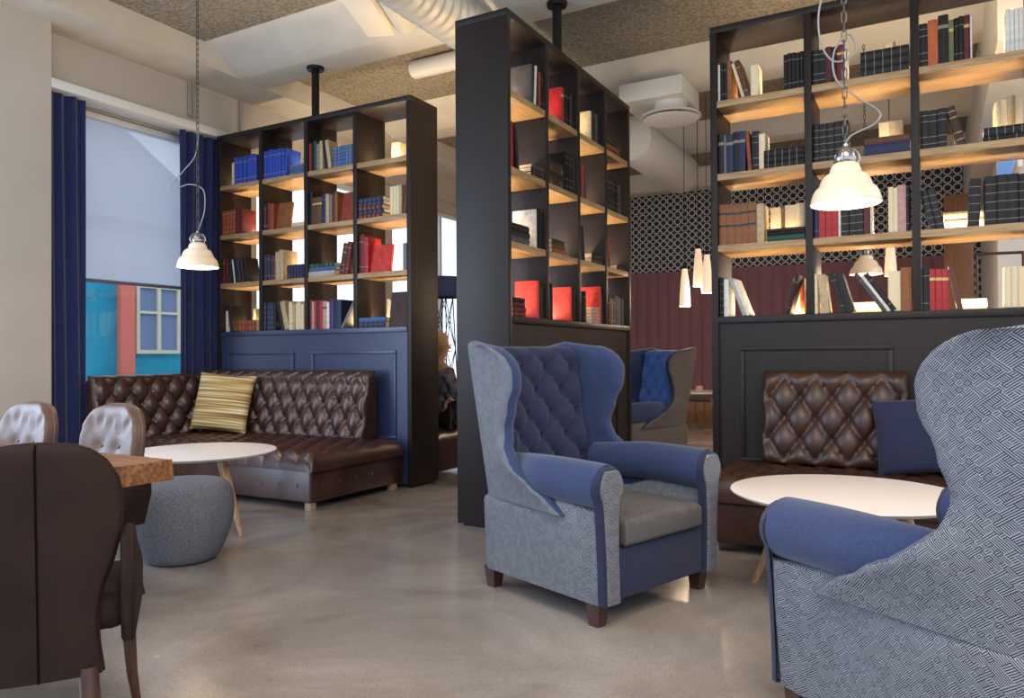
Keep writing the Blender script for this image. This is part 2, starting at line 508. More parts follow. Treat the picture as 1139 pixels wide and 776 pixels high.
# ------------------------------------------------------------------ ducts and ceiling fittings
d_ = MB()
def flexp(i, j):
    a = 2*PI*i/28; y = 2.2 + 5.7*j/342
    r = .185 + .009*math.cos(2*PI*j/6)
    return (r*math.cos(a), y-2.2, r*math.sin(a))
d_.grid(28, 343, flexp, closeu=True)
o = d_.build('ribbed_duct', mat('ribbed_foil', '#bdb8af', .45, metal=.25), smooth=60); o.location = (-3.26, 2.2, 3.79)
tag(o, 'ribbed spiral air duct running above the middle bookcase end', 'duct')

def hang_box(name, label, p0, p1, wd, z0, z1):
    p0, p1 = Vector(p0), Vector(p1); d = (p1-p0); a = math.atan2(d.y, d.x)
    t = MB().box(0, d.length, 0, wd, 0, z1-z0, .012, 2)
    o = t.build(name, duct_white); o.location = (p0.x, p0.y, z0); o.rotation_euler = (0, 0, a)
    return tag(o, label, 'duct')
hang_box('square_duct', 'white square-ended duct slanting under the ceiling above the window bookcase', (-4.08, 4.85, 0), (-3.78, 4.11, 0), .23, 3.80, 3.999)
o = MB().lathe([(0, 0), (.085, 0), (.10, .02), (.10, .62), (0, .62)], n=28).build('round_duct', duct_white, smooth=50)
o.matrix_world = Matrix.Translation((-3.77, 4.96, 3.90)) @ Matrix.Rotation(math.atan2(-1.55, .63), 4, 'Z') @ Matrix.Rotation(PI/2, 4, 'Y')
tag(o, 'white round pipe lying beside the slanting square-ended duct', 'duct')
o = MB().lathe([(0, 0), (.08, 0), (.092, .015), (.092, 1.1), (0, 1.1)], n=28).build('round_duct', duct_white, smooth=50)
o.matrix_world = Matrix.Translation((-4.70, 6.3, 4.125)) @ Matrix.Rotation(PI/2, 4, 'Y')
tag(o, 'short white capped pipe under the rough ceiling between the two left bookcases', 'duct')
tag(MB().box(-2.88, -2.2, 7.45, 8.1, 3.80, 3.995, .012).build('plenum_box', duct_white), 'pale boxy ceiling plenum above the round air diffuser', 'duct')
df = thing('air_diffuser', 'round white disc air diffuser hanging under a boxy plenum', 'vent', (-2.40, 7.72, 3.8))
MB().lathe([(.17, 0), (.17, -.08), (.19, -.10), (.31, -.135), (.315, -.15), (.30, -.155), (.16, -.12), (.155, 0)], n=40).build('collar', duct_white, df, smooth=50)
MB().lathe([(0, -.185), (.24, -.185), (.285, -.175), (.285, -.17), (.22, -.16), (0, -.16)], n=40).build('disc', white_paint, df, smooth=50)
for k in range(4):
    a = PI/4+k*PI/2
    MB().tube([(.2*math.cos(a), .2*math.sin(a), -.165), (.2*math.cos(a), .2*math.sin(a), -.11)], .008).build('pin', black_metal, df)
o = MB().lathe([(0, 0), (.25, 0), (.265, .02), (.265, 2.0), (.25, 2.03), (0, 2.03)], n=36).build('round_duct', duct_white, smooth=50)
o.matrix_world = Matrix.Translation((-3.05, 8.25, 3.66)) @ Matrix.Rotation(-PI/2, 4, 'X')
tag(o, 'wide white round duct below the disc diffuser, above the ring wallpaper', 'duct')

# ------------------------------------------------------------------ bookcases
LEV = (1.415, 1.912, 2.41, 2.92); TOPZ = 3.445; TH = .046; DEP = .41
def bookcase(label, W, nb, org, rz, base_m, frames, pole_x, pole_top=4.0, strip=None):
    t = thing('bookcase', label, 'bookcase', (org[0], org[1], 0), rz, 'tall open oak bookcases fixed between floor and ceiling')
    MB().box(0, TH, 0, DEP, .02, TOPZ-TH, .003).build('side_panel', oak_dark, t)
    MB().box(W-TH, W, 0, DEP, .02, TOPZ-TH, .003).build('side_panel', oak_dark, t)
    MB().box(0, W, 0, DEP, TOPZ-TH, TOPZ, .003).build('top_panel', oak_dark, t)
    p = (W-TH)/nb
    for k in range(1, nb):
        MB().box(k*p, k*p+TH, 0, DEP, LEV[0]+.002, TOPZ-TH, .003).build('divider', oak_dark, t)
    for z in LEV[1:]:
        for k in range(nb):
            MB().box(k*p+TH, k*p+p, .004, DEP-.004, z-TH, z, .002).build('shelf', oak_shelf, t)
    b_ = MB()
    b_.box(TH, W-TH, .02, DEP-.02, .03, LEV[0]-TH)
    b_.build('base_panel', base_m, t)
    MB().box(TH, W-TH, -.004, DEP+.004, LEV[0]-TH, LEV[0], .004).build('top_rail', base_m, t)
    MB().box(.03, W-.03, .03, DEP-.03, 0, .03).build('plinth', oak_dark, t)
    for x0, x1 in frames:
        z0, z1, q = .42, 1.205, .028
        fr = MB()
        for a in ((x0, x1, z1-q, z1), (x0, x1, z0, z0+q), (x0, x0+q, z0+q, z1-q), (x1-q, x1, z0+q, z1-q)):
            fr.box(a[0], a[1], .006, .022, a[2], a[3], .005, 2)
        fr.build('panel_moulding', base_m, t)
    for z in LEV:
        for k in range(nb):
            MB().box(k*p+TH+.01, k*p+p-.01, DEP/2-.008, DEP/2+.008, z, z+.006).build('light_strip', strip_m, t, smooth=0)
    if pole_x:
        po = MB().lathe([(.038, TOPZ), (.038, pole_top)], (pole_x, DEP/2, 0), 24).build('support_pole', black_metal, t)
        MB().lathe([(0, pole_top-.03), (.08, pole_top-.03), (.085, pole_top-.005), (.085, pole_top), (0, pole_top)], (pole_x, DEP/2, 0), 28).build('flange', black_metal, po)
    M = Matrix.Translation((org[0], org[1], 0)) @ Matrix.Rotation(rz, 4, 'Z')
    for li, z in enumerate(LEV):
        c = M @ Vector((W/2, DEP/2, z+.016))
        light('shelf_light', 'AREA', c, SHELF_W*W, (1, .75, .45), W-.1, .03, (PI, 0, rz))
    return t, M, p, nb
SHELF_W = 13
LBX, LBY = -6.47, 5.29
LB = bookcase('tall open bookcase beside the navy curtain with corner sofa in front', 2.49, 4, (LBX, LBY), 0, blue_lit_oak, ((.14, 1.07), (1.30, 2.31)), 1.18)
MBK = bookcase('tall open bookcase standing end-on behind the blue wing armchair', 2.28, 4, (-2.431, 4.285), PI/2, oak_dark, ((.22, 1.98),), 1.18)
RB = bookcase('tall open bookcase behind the brown leather bench with tufted back', 2.53, 4, (-1.357, 5.27), 0, oak_dark, ((.19, 1.13), (1.36, 2.3)), None)

# ------------------------------------------------------------------ books
BC = {'black': '#151214', 'dark brown': '#37241d', 'brown': '#5d3a28', 'tan': '#86522e', 'orange': '#b4592e', 'red': '#a52a2b',
      'bright red': '#c23a30', 'dark red': '#5e1d20', 'burgundy': '#4a1c24', 'navy': '#22294a', 'blue': '#2a46a8', 'steel blue': '#3f5d8c',
      'white': '#d9d4ca', 'cream': '#d8c7a3', 'grey': '#77726c', 'dark grey': '#45444a', 'olive': '#6b6746', 'green': '#23463b',
      'beige': '#b79f7c', 'purple': '#3d3169', 'pink': '#b98d86', 'rust': '#8a4029', 'gilt black': '#1c1718', 'pale grey': '#a9a7a2'}
def bookmat(c):
    return mat('book_cover_'+c.replace(' ', '_'), BC[c], .5, var=.3, vscale=25, bump=.08, bscale=120, spec=.3)
pages_m = mat('book_pages', '#dccaa6', .85, var=.12, vscale=90, stretch=(8, 1, 1))
BKM = {}
def book_mesh(t, h, d, col, band):
    """spine faces -y; width t across x"""
    key = (round(t, 3), round(h, 3), round(d, 3), col, band)
    if key in BKM: return BKM[key]
    b = MB(); c = .0025
    n = 5
    arc = [(-t/2+t*i/n, -.006*math.sin(PI*i/n)) for i in range(n+1)]
    poly = arc + [(t/2, d), (t/2-c, d), (t/2-c, .004), (-t/2+c, .004), (-t/2+c, d), (-t/2, d)]
    b.prism(poly, 'z', 0, h)
    mts = [bookmat(col)]
    if band:
        zs = {1: (.16, .80), 2: (.12, .3, .7, .86), 3: (.72,), 4: (.1, .28, .46, .64, .82), 5: (.44, .74)}[band]
        for q in zs:
            hh = {3: h*.07, 5: h*.055}.get(band, .0035)
            arc2 = [(-t/2-.0004+(t+.0008)*i/n, -.0008-.006*math.sin(PI*i/n)) for i in range(n+1)]
            b.prism(arc2+[(t/2+.0004, .006), (-t/2-.0004, .006)], 'z', q*h, q*h+hh, mi=1)
        mm = silver if col in ('black', 'gilt black', 'navy', 'dark grey') else gold
        if band in (3, 5) or col == 'tan': mm = mat('label_black', '#1f1714', .5) if col in ('tan', 'beige', 'cream', 'white', 'pink') else mm
        mts.append(mm)
    o1 = b.build('book', mts, smooth=40)
    me1 = o1.data; bpy.data.objects.remove(o1)
    o2 = MB().box(-t/2+c, t/2-c, .004, d-.004, .004, h-.004).build('pages', pages_m, smooth=0)
    me2 = o2.data; bpy.data.objects.remove(o2)
    me3 = None
    BKM[key] = (me1, me2, me3)
    return BKM[key]

ORD = ['first', 'second', 'third', 'fourth', 'fifth', 'sixth', 'seventh', 'eighth', 'ninth', 'tenth', 'eleventh', 'twelfth', 'thirteenth', 'fourteenth', 'fifteenth', 'sixteenth', 'seventeenth', 'eighteenth', 'nineteenth', 'twentieth']
LVN = ['bottom shelf', 'second shelf up', 'third shelf up', 'top shelf']

def add_book(Mw, label, group, t, h, d, col, band, pages=True):
    m1, m2, m3 = book_mesh(t, h, d, col, band)
    o = bpy.data.objects.new('book', None); o.empty_display_size = .05; COL.objects.link(o)
    o.matrix_world = Mw
    tag(o, label, 'book', group)
    for nm, me in (('cover', m1), ('pages', m2)):
        c = bpy.data.objects.new(nm, me); COL.objects.link(c); c.parent = o
    return o

def fill(bc, bay, lev, spec, where, group, y0=.012):
    """spec: entries 'n*colour thickness height [kind] [b<band>]' separated by ';', lengths in cm, laid out from the left post.
    kinds: Ldeg / Rdeg lean, P page edges out, F<width> cover out, S<len> lying flat, stacked; g skips; | starts the back row"""
    t_, M, p, nb = bc
    x0 = bay*p+TH+.004; xe = (bay+1)*p-.004; z0 = LEV[lev]
    cur = x0; back = False; stack = None; prev = None; idx = 0
    ents = [e.strip() for e in spec.split(';') if e.strip()]
    for e in ents:
        w = e.split()
        if w[0] == 'g': cur += float(w[1])/100; stack = None; prev = None; continue
        if w[0] == '@': cur = x0+float(w[1])/100; stack = None; prev = None; continue
        if w[0] == '|': back = True; cur = x0; stack = None; prev = None; idx = 0; continue
        n = 1
        col = []
        if '*' in w[0]: n = int(w[0].split('*')[0]); w[0] = w[0].split('*')[1]
        while not w[0][0].isdigit(): col.append(w.pop(0))
        col = ' '.join(col)
        t, h = float(w[0])/100, float(w[1])/100
        kind = 'V'; band = 0
        for q in w[2:]:
            if q[0] == 'b': band = int(q[1:])
            else: kind = q
        for k in range(n):
            hh = h*(1+rnd.uniform(-.02, .02)); d = min(.185, max(.10, h*.66))
            if cur > xe-.006 and kind[0] != 'S': break
            ang = 0
            if kind[0] in 'LR':
                ang = math.radians(float(kind[1:]))*(-1 if kind[0] == 'L' else 1)
                if kind[0] == 'L' and prev != kind: cur += hh*math.sin(-ang)*.96
                if kind[0] == 'L' and cur+t/math.cos(ang) > xe: break
            elif prev and prev[0] == 'R' and kind != 'S':
                cur += lasth*math.sin(math.radians(float(prev[1:])))*.96
            yy = y0+rnd.uniform(0, .012)
            pose = 'upright'
            if kind[0] == 'S':
                ln = float(kind[1:])/100
                if stack is None: stack = [cur, 0, ln, 0]
                off = rnd.uniform(0, .012)
                dd = min(.185, max(.12, ln*.62))
                if stack[0]+off+ln > xe: off = 0
                ln = min(ln, xe-stack[0]-off-.002)
                if ln < .05: break
                yb = y0 if not back else DEP-.012-dd
                L_ = Matrix.Translation((stack[0]+off, yb, z0+stack[1]+t/2)) @ Matrix.Rotation(PI/2, 4, 'Y')
                idx += 1; stack[3] += 1
                stack[1] += t+.0006
                lab = '%s flat book, %s up in pile' % (col, ORD[stack[3]-1])
                if back: lab += ' behind'
                add_book(M @ L_, '%s, %s, %s' % (lab, LVN[lev], where[bay]), group, t, ln, dd, col, band)
                prev = kind; lastst = stack
                continue
            if stack is not None:
                cur = max(cur, stack[0]+stack[2]+.016); stack = None
            if kind[0] == 'F':
                wd = float(kind[1:])/100
                tilt = math.radians(9)
                yb = y0+.03
                L_ = Matrix.Translation((cur, yb+t, z0)) @ Matrix.Rotation(-tilt, 4, 'X') @ Matrix.Translation((0, 0, .0)) @ Matrix.Rotation(PI/2, 4, 'Z') @ Matrix.Translation((-t/2, -wd, 0)) 
                L_ = Matrix.Translation((cur+wd, yb+t/2, z0+.001)) @ Matrix.Rotation(-tilt, 4, 'X') @ Matrix.Rotation(PI/2, 4, 'Z')
                # spine toward +x, cover toward the front
                w_use = wd
                pose = 'cover-out'
                adv = wd+.004; d = wd
            elif kind[0] == 'P':
                yb = (DEP-.012-d) if back else y0+.01
                L_ = Matrix.Translation((cur+t/2, yb+d, z0+.0005)) @ Matrix.Rotation(PI, 4, 'Z')
                pose = 'page-edge-out'; adv = t+.0008
            elif kind[0] in 'LR':
                a = abs(ang)
                if kind[0] == 'L':
                    px_ = cur+t/2*math.cos(a); L_ = Matrix.Translation((px_, yy, z0+t/2*math.sin(a)+.0005)) @ Matrix.Rotation(ang, 4, 'Y')
                else:
                    px_ = cur+t/2*math.cos(a); L_ = Matrix.Translation((px_, yy, z0+t/2*math.sin(a)+.0005)) @ Matrix.Rotation(ang, 4, 'Y')
                adv = t/math.cos(a)+.0008; pose = 'leaning'
                if back: L_ = Matrix.Translation((0, DEP-.03-d, 0)) @ L_
            else:
                yb = yy if not back else DEP-.02-d
                L_ = Matrix.Translation((cur+t/2, yb, z0+.0005)); adv = t+.0008
            idx += 1
            place = '%s in %s' % (ORD[min(idx-1, 19)], 'back' if back else 'row')
            add_book(M @ L_, '%s %s book, %s, %s, %s' % (col, pose, place, LVN[lev], where[bay]), group, t, hh, d, col, band)
            cur += adv; prev = kind; lasth = hh

WL = ['bay beside navy curtain', 'second bay from curtain', 'third bay from curtain', 'fourth bay from curtain']
WM = ['nearest bay of end-on bookcase', 'second bay of end-on bookcase', 'third bay of end-on bookcase', 'furthest bay of end-on bookcase']
WR = ['first bay of bench bookcase', 'second bay of bench bookcase', 'third bay of bench bookcase', 'fourth bay of bench bookcase']
GL, GM, GR = 'books on the bookcase beside the curtain', 'books on the end-on bookcase', 'books on the bookcase above the brown bench'
def F(bc, W_, G_, table):
    for (bay, lev), s in table.items(): fill(bc, bay, lev, s, W_, G_)

F(LB, WL, GL, {
 (0, 3): '@ 16; 2*cream 1.5 22; 11*blue 2.9 27 b1',
 (0, 2): '4*rust 5.2 25 b2; dark red 5 26; dark red 5 25; | ; @ 46; cream 4 22 P',
 (0, 1): 'burgundy 5 26 b1; dark red 5 25; black 4 26 b1; white 3 24 L9; black 4 26 L9; navy 4 25 L9 b1; burgundy 4 26 L9; black 5 25 L9',
 (0, 0): '@ 6; white 2 22; black 3.5 27 L10; @ 24; 2*rust 5.5 26 S26 b2; | ; @ 22; cream 4 24; olive 13 24',
 (1, 3): '7*blue 4 28 b1; blue 3 27 R4; @ 37; 2*steel blue 3.5 26 S19; grey 2 26 S17',
 (1, 2): 'burgundy 4 26 b1; dark red 4 27 b1; rust 6 26; tan 3 27 F18; @ 39; 2*cream 2 22 S17; | ; @ 46; white 5 20 P',
 (1, 1): 'navy 4 25 b1; burgundy 4 26 b1; navy 4 25 b1; brown 4 24 b1; beige 5 27; beige 6 29; @ 33; 5*navy 2.6 25 S23 b4; | ; @ 44; cream 5 26 P',
 (1, 0): '4*navy 3.4 28 b4; black 3 28; black 4 29 L14; beige 6 29 L14; cream 5 27; beige 3 24; cream 3 26 P; cream 4 27; white 3 25 P; beige 4 26',
 (2, 3): 'red 3 27; black 2 26; green 4 28; grey 4 25 b1; beige 4 27 b2; black 3.5 27 L9; beige 4 27 L9; @ 31; 6*steel blue 3.1 25 S25 b2',
 (2, 2): 'black 4 31; brown 12 26 b3; navy 5 27 b1; beige 4 27; grey 3.5 26; dark red 3.5 27; tan 3.5 28; rust 3 28 F18',
 (2, 1): 'pale grey 5 30 S32 b2; steel blue 3.6 30 S33; green 3.6 30 S31 b2; @ 38; burgundy 5 29 R11 b2; dark red 5 30 R11 b1; | ; @ 26; brown 14 26',
 (2, 0): 'dark red 3 28; pink 3 26; red 3 27; burgundy 4 28; red 4 27; pink 5 26 b3; white 3 25; purple 5 27; navy 9 27; grey 2.5 28 R32',
 (3, 3): '| ; @ 20; 3*cream 3 22 P; @ 46; black 5 26; brown 6 28; black 4 27; ',
 (3, 2): 'dark red 3.6 25 S28 b4; navy 3.6 25 S29 b4; dark red 3.6 25 S28 b4; navy 3.6 25 S29 b4; navy 3.6 25 S28 b4; @ 36; 3*cream 3.4 26 P; beige 3 26; brown 4 29 R10',
 (3, 1): 'dark red 6 35 b1; red 5 33 b1; bright red 4 25 F22; @ 51; grey 4 24',
 (3, 0): 'navy 5 28 S31 b4; steel blue 4 28 S31; dark brown 4 31 F20; | ; @ 16; beige 4 27 P; cream 5 26; beige 4 27 P',
})
F(MBK, WM, GM, {
 (0, 3): '@ 31; dark grey 2.4 27; black 2.6 28 R4; white 1.6 28 R4; black 3 29 R4; rust 2.2 26; 2*black 3 27 b1',
 (0, 2): 'red 3.4 30; dark red 2.5 29; black 2.4 30 L8; black 2 26 L8; @ 30; black 3 20 S20 b1; black 3 20 S20 b1; dark grey 2.4 20 S18',
 (0, 1): 'dark grey 4.4 30 S26 b1; black 4.4 30 S26; black 4 30 S25; @ 35; white 3 27; 2*black 3 28 R6',
 (0, 0): '@ 3; dark red 3 22 S16 b1; dark red 3.4 22 S17; burgundy 3.2 22 S16; black 3 22 S16; @ 38; bright red 3 27; black 3 24; dark brown 4 23',
 (1, 3): 'purple 4 29; @ 25; red 4 27 b3; 3*black 4 27 b1; dark grey 4 26',
 (1, 2): 'dark brown 5 30 S26 b1; black 5 30 S27; dark brown 4.5 30 S26 b1; black 4 30 S25; @ 31; 3*black 4.4 30 b2; dark brown 4 28',
 (1, 1): '@ 6; rust 3.4 22 S22 b1; brown 3.6 22 S22; dark brown 3 22 S20',
 (1, 0): 'dark grey 3 24 b1; black 2.5 23; black 2.5 26; @ 40; bright red 3 27; black 4 24',
 (2, 3): '@ 22; cream 4 24; 2*black 4 26 b1; dark grey 3 25; black 4 26',
 (2, 2): 'black 4 25; rust 3 28; red 2.4 26; dark red 3 24; dark grey 4 22',
 (2, 1): 'black 4 28 L8; black 3 27 L8; @ 24; dark brown 4 22 S22; black 4 22 S24',
 (2, 0): '@ 10; black 4 25 b1; @ 23; 5*pink 2.6 22 S15 b2; @ 41; bright red 3 31; black 4 24',
 (3, 3): 'dark red 3 22 S34; tan 3 22 S30; black 4 22 S34 b2',
 (3, 2): '5*black 6 28 b2; dark grey 6 27 b1',
 (3, 1): 'brown 4 27 L6; rust 3 26 L6; @ 24; black 4 22 S24',
 (3, 0): 'dark red 4 26; burgundy 4 24 b1; dark brown 4 26; olive 4 23 b2; brown 4 24 b1; 2*dark grey 5 26; grey 4 25; dark grey 5 24',
})
F(RB, WR, GR, {
 (0, 3): 'white 1.8 26; 2*black 2.3 26 b1; tan 3.2 26.5 b1; cream 2 25 L16; brown 3.4 27 L16 b1; cream 5 22 R4 P; @ 44; 5*black 2.5 24 b1; | ; @ 33; 3*white 2.4 22 S12',
 (0, 2): 'gilt black 4 27.5 b3; grey 1.5 26; navy 4.6 27 b3; black 3.6 27.5 b3; navy 4.6 28 b3; rust 2.4 27 L4; black 4.5 27 b2; cream 4 25 P; @ 31; 3*black 4 30 S25.5 b4',
 (0, 1): '5*tan 5 28 b5; beige 5 27; @ 32.5; green 4 26 S24; black 2.4 26 S24; dark brown 2 26 S24.5; | ; @ 31; cream 7 27 P; @ 41; cream 7.5 28 P; cream 5 28; white 3 28 P',
 (0, 0): '2*gilt black 1.6 27 b4; white 3.4 26; pale grey 2.2 28 L20 b4; white 2.2 27 L20; @ 44; black 2.4 27 R14 b1; | ; @ 46; cream 4 26 P; orange 3 26',
 (1, 3): '2*black 4 23 b2; burgundy 3.8 23; black 3 23 b1; dark red 4.2 23 b3; white 1.5 22; @ 29; 3*gilt black 5.2 26 S27.5 b4; | ; @ 38; white 4 24; cream 3 27 P; beige 3 26',
 (1, 2): '5*gilt black 4.2 25 b4; @ 31; navy 7 30 S26; brown 4 30 S25.5; | ; @ 38; cream 6 26 P; beige 8 26',
 (1, 1): 'navy 3.2 28 b1; 3*red 3.8 27; white 1.6 22; 3*gilt black 4.4 28 b4; dark red 3.4 28; white 1 27; @ 44; 2*cream 2.6 29 P; pink 4.6 29; black 2 28 b1',
 (1, 0): 'cream 2 26; beige 4.4 26 L6; black 3 27 L16 b1; black 4.6 26 L16; dark grey 2.4 29 L34 b1; white 2 28 L34; black 3 29 L34 b1; @ 43.4; cream 7 26 P; tan 6 27; | ; @ 18; 2*cream 4 24 S20',
 (2, 3): 'black 4.6 26 b2; orange 5.4 28; black 5.6 29 b3; olive 2.6 26 b3; 2*black 2.5 26.5 b1; dark red 3.2 26.5 b3; white 1 26; @ 45; 5*white 2.1 25',
 (2, 2): '3*black 4.7 24 b2; dark brown 4.4 24 L14 b2; @ 33; black 3 30 S24 b2; black 5 30 S23 b4; | ; @ 16; 2*white 3 20 S14; @ 40; cream 3 28; cream 3.4 30 P; beige 4 31; cream 4 29 P',
 (2, 1): '2*gilt black 3.8 25 L12 b4; @ 24.6; black 6 28 R3 b4; @ 33.6; 4*black 5.6 29 b4; | ; @ 12; white 4 24 S28; cream 4 24 S27; cream 5 24 S26',
 (2, 0): 'black 4.2 26 b1; 3*red 3.3 25 b3; brown 2.8 27 L10; @ 43; 3*cream 3.2 25 P; red 5 25 b3; | ; @ 20; 3*white 2.6 20 S15',
})

# ------------------------------------------------------------------ upholstery
def tuft_h(u, v, px, pz):
    """0 at the seams/buttons, 1 on the pillows; buttons at the diamond lattice points"""
    a = u/px+v/pz; b = u/px-v/pz
    sa, sb = abs(math.sin(PI*a)), abs(math.sin(PI*b))
    g = (sa*sb)**.38
    da = (abs(a-round(a)))**2+(abs(b-round(b)))**2
    return g - .35*math.exp(-da/.02)

def samples(L, r, step):
    """0..L with extra density near both ends"""
    n = 5
    e = [r*(1-math.cos(PI/2*i/n)) for i in range(n)]
    m = max(2, int(round((L-2*r)/step)))
    mid = [r+(L-2*r)*i/m for i in range(m+1)]
    return e+mid+[L-x for x in reversed(e)]

def tuft_pad(mb, w, h, T, A, px, pz, fn, r=.05, step=.0125, mi=0, v0=0, pleat=None, thick=None):
    """pad of size w x h; fn(u,v,d) -> point, d = height above the base; u in -w/2..w/2, v in 0..h. returns lattice button points"""
    us = [x-w/2 for x in samples(w, r, step)]; vs = samples(h, r, step)
    def edge(x, L):
        e = min(x, L-x)/r
        return math.sqrt(max(0, 1-(1-min(1, e))**2))
    def H_(u, v):
        eu, ev = edge(u+w/2, w), edge(v, h)
        k = tuft_h(u, v-v0, px, pz)
        ins = min(1, min(u+w/2, w/2-u, v, h-v)/(r*.9))
        if pleat is not None:
            q = abs(math.sin(PI*(u/px+pleat)))**.4
            k = k*S(ins, .3, 1)+q*(1-S(ins, .3, 1))
            return T*eu*ev + A*(k-1)*min(eu, ev)
        return T*eu*ev + A*(k-1)*S(ins, .0, 1)
    top = mb.grid(len(us), len(vs), lambda i, j: fn(us[i], vs[j], H_(us[i], vs[j])), mi)
    bot = mb.grid(len(us), len(vs), lambda i, j: fn(us[i], vs[j], -.004), mi)
    n, m_ = len(us), len(vs)
    for j in range(m_-1):
        for k in (0, n-1): mb.bm.faces.new((top[k][j], top[k][j+1], bot[k][j+1], bot[k][j])).material_index = mi
    for i in range(n-1):
        for k in (0, m_-1): mb.bm.faces.new((top[i][k], top[i+1][k], bot[i+1][k], bot[i][k])).material_index = mi
    pts = []
    for a in range(-60, 60):
        for b in range(-60, 60):
            u = (a+b)*px/2; v = (a-b)*pz/2+v0
            if abs(u) < w/2-r*.9 and r*.9 < v < h-r*.9:
                pts.append(fn(u, v, H_(u, v)+.003))
    return pts

def buttons(pts, m, parent, r=.011, nrm=(0, -1, 0), name='button'):
    first = None
    for p in pts:
        if first is None:
            b = MB(); b.ball((0, 0, 0), r, (1, 1, .55), 12, 8)
            first = b.build(name, m, parent, smooth=80)
            o = first
        else:
            o = first.copy(); COL.objects.link(o); o.parent = parent
        o.location = p
        o.rotation_euler = Vector((0, 0, 1)).rotation_difference(Vector(nrm)).to_euler()

# ---- chesterfield benches
def bench_base(t, W, D, m, feet_m, zt=.31):
    b = MB()
    b.box(-W/2, W/2, -D, -.02, .06, zt, .015, 3)
    base = b.build('base', m, t)
    for x in (-W/2+.05, W/2-.05):
        for y in (-D+.05, -.1):
            MB().box(x-.03, x+.03, y-.03, y+.03, 0, .065, .003).build('foot', feet_m, t)
    return base
pale_foot = mat('pale_block_foot', '#a58d78', .5)

# corner sofa under the window bookcase
sx0, sx1, sy1, sy0 = -6.44, -4.02, 5.27, 4.12
sofa = thing('corner_sofa', 'brown tufted leather corner sofa set against the window bookcase', 'sofa', ((sx0+sx1)/2, sy1, 0))
W, D = sx1-sx0, sy1-sy0
bs = bench_base(sofa, W-.06, D-.02, leather, pale_foot)
pts = []
for k in range(12): pts.append((-W/2+.17+k*.19, -D+.021, .185))
buttons(pts, leather, bs, .012)
pts = []
for k in range(5): pts.append((W/2-.03, -D+.15+k*.19, .185))
buttons(pts, leather, bs, .012, (1, 0, 0))
b = MB()
tuft_pad(b, W, D-.02, .15, .046, .175, .28, lambda u, v, d: (u, -D+v, .30+d), r=.075, pleat=0, v0=.03)
b.build('seat', leather, sofa, smooth=70)
def back_pad(Wb, lean, top=1.03):
    """pad standing behind a seat, front face leaning back, in local x / -y"""
    Hh = top-.40
    def fn(u, v, d):
        y = -.20 - d + lean*(v/Hh) + .05*max(0, v/Hh-.82)**1*2
        return (u, y, .40+v)
    return Hh, fn
Hh, fn = back_pad(1.9, .10)
bx = -W/2+.0
wb = sx1-.27-sx0-.02
b = MB()
tuft_pad(b, wb, Hh, .085, .058, .185, .28, fn, r=.06, v0=.05)
b.box(-wb/2+.01, wb/2-.01, -.165, -.02, .40, 1.0, .05, 4)
o = b.build('backrest', leather, sofa, smooth=70)
o.location = (-W/2+.01+wb/2, 0, 0)
wl = 1.28
b = MB()
Hl = 1.0-.40
def fnl(u, v, d): return (u, -.17 - d + .09*(v/Hl), .40+v)
tuft_pad(b, wl, Hl, .085, .058, .185, .28, fnl, r=.06, v0=.05)
b.box(-wl/2+.01, wl/2-.01, -.14, -.0, .06, .97, .04, 4)
o = b.build('backrest', leather, sofa, smooth=70)
o.rotation_euler = (0, 0, PI/2); o.location = (-W/2-.02, -1.30+wl/2-.10, 0)

# cushion in the sofa corner
def cushion(name, label, w, h, T, loc, rz, tilt, m, group=None, roll=0):
    b = MB(); n = 26
    def prof(i, j, s):
        u, v = -1+2*i/n, -1+2*j/n
        e = (1-abs(u)**2.6)*(1-abs(v)**2.6)
        k = 1-.07*(1-abs(u))*0 
        uu = u*(1-.06*(1-v*v)); vv = v*(1-.06*(1-u*u))
        return (uu*w/2, s*T/2*max(0, e)**.45, (vv+1)*h/2)
    A = b.grid(n+1, n+1, lambda i, j: prof(i, j, -1)); B2 = b.grid(n+1, n+1, lambda i, j: prof(i, j, 1))
    bmesh.ops.remove_doubles(b.bm, verts=b.bm.verts[:], dist=.0005)
    o = b.build(name, m, None, smooth=80)
    o.matrix_world = Matrix.Translation(loc) @ Matrix.Rotation(rz, 4, 'Z') @ Matrix.Rotation(-tilt, 4, 'X') @ Matrix.Rotation(roll, 4, 'Y')
    return tag(o, label, 'cushion', group)
# striped ochre cloth
m, nt, b = new_mat('ochre_striped_cloth'); N, L = nt.nodes, nt.links
tc = N.new('ShaderNodeTexCoord'); mp = N.new('ShaderNodeMapping'); mp.inputs['Scale'].default_value = (.6, .6, 42)
L.new(tc.outputs['Object'], mp.inputs['Vector'])
nz = N.new('ShaderNodeTexNoise'); nz.inputs['Scale'].default_value = 1.1; nz.inputs['Detail'].default_value = 2
L.new(mp.outputs['Vector'], nz.inputs['Vector'])
r = N.new('ShaderNodeValToRGB'); e = r.color_ramp.elements
e[0].position = .36; e[0].color = lin('#6b5230'); e[1].position = .60; e[1].color = lin('#e6d8b6')
x = e.new(.47); x.color = lin('#b08f55'); x = e.new(.53); x.color = lin('#c8aa70')
L.new(nz.outputs['Fac'], r.inputs['Fac']); L.new(r.outputs['Color'], b.inputs['Base Color']); b.inputs['Roughness'].default_value = .85
stripe_m = m
cushion('cushion', 'ochre striped cushion leaning in the corner of the brown sofa', .60, .56, .17, (-5.88, 4.80, .455), math.radians(17), math.radians(14), stripe_m, roll=math.radians(4))

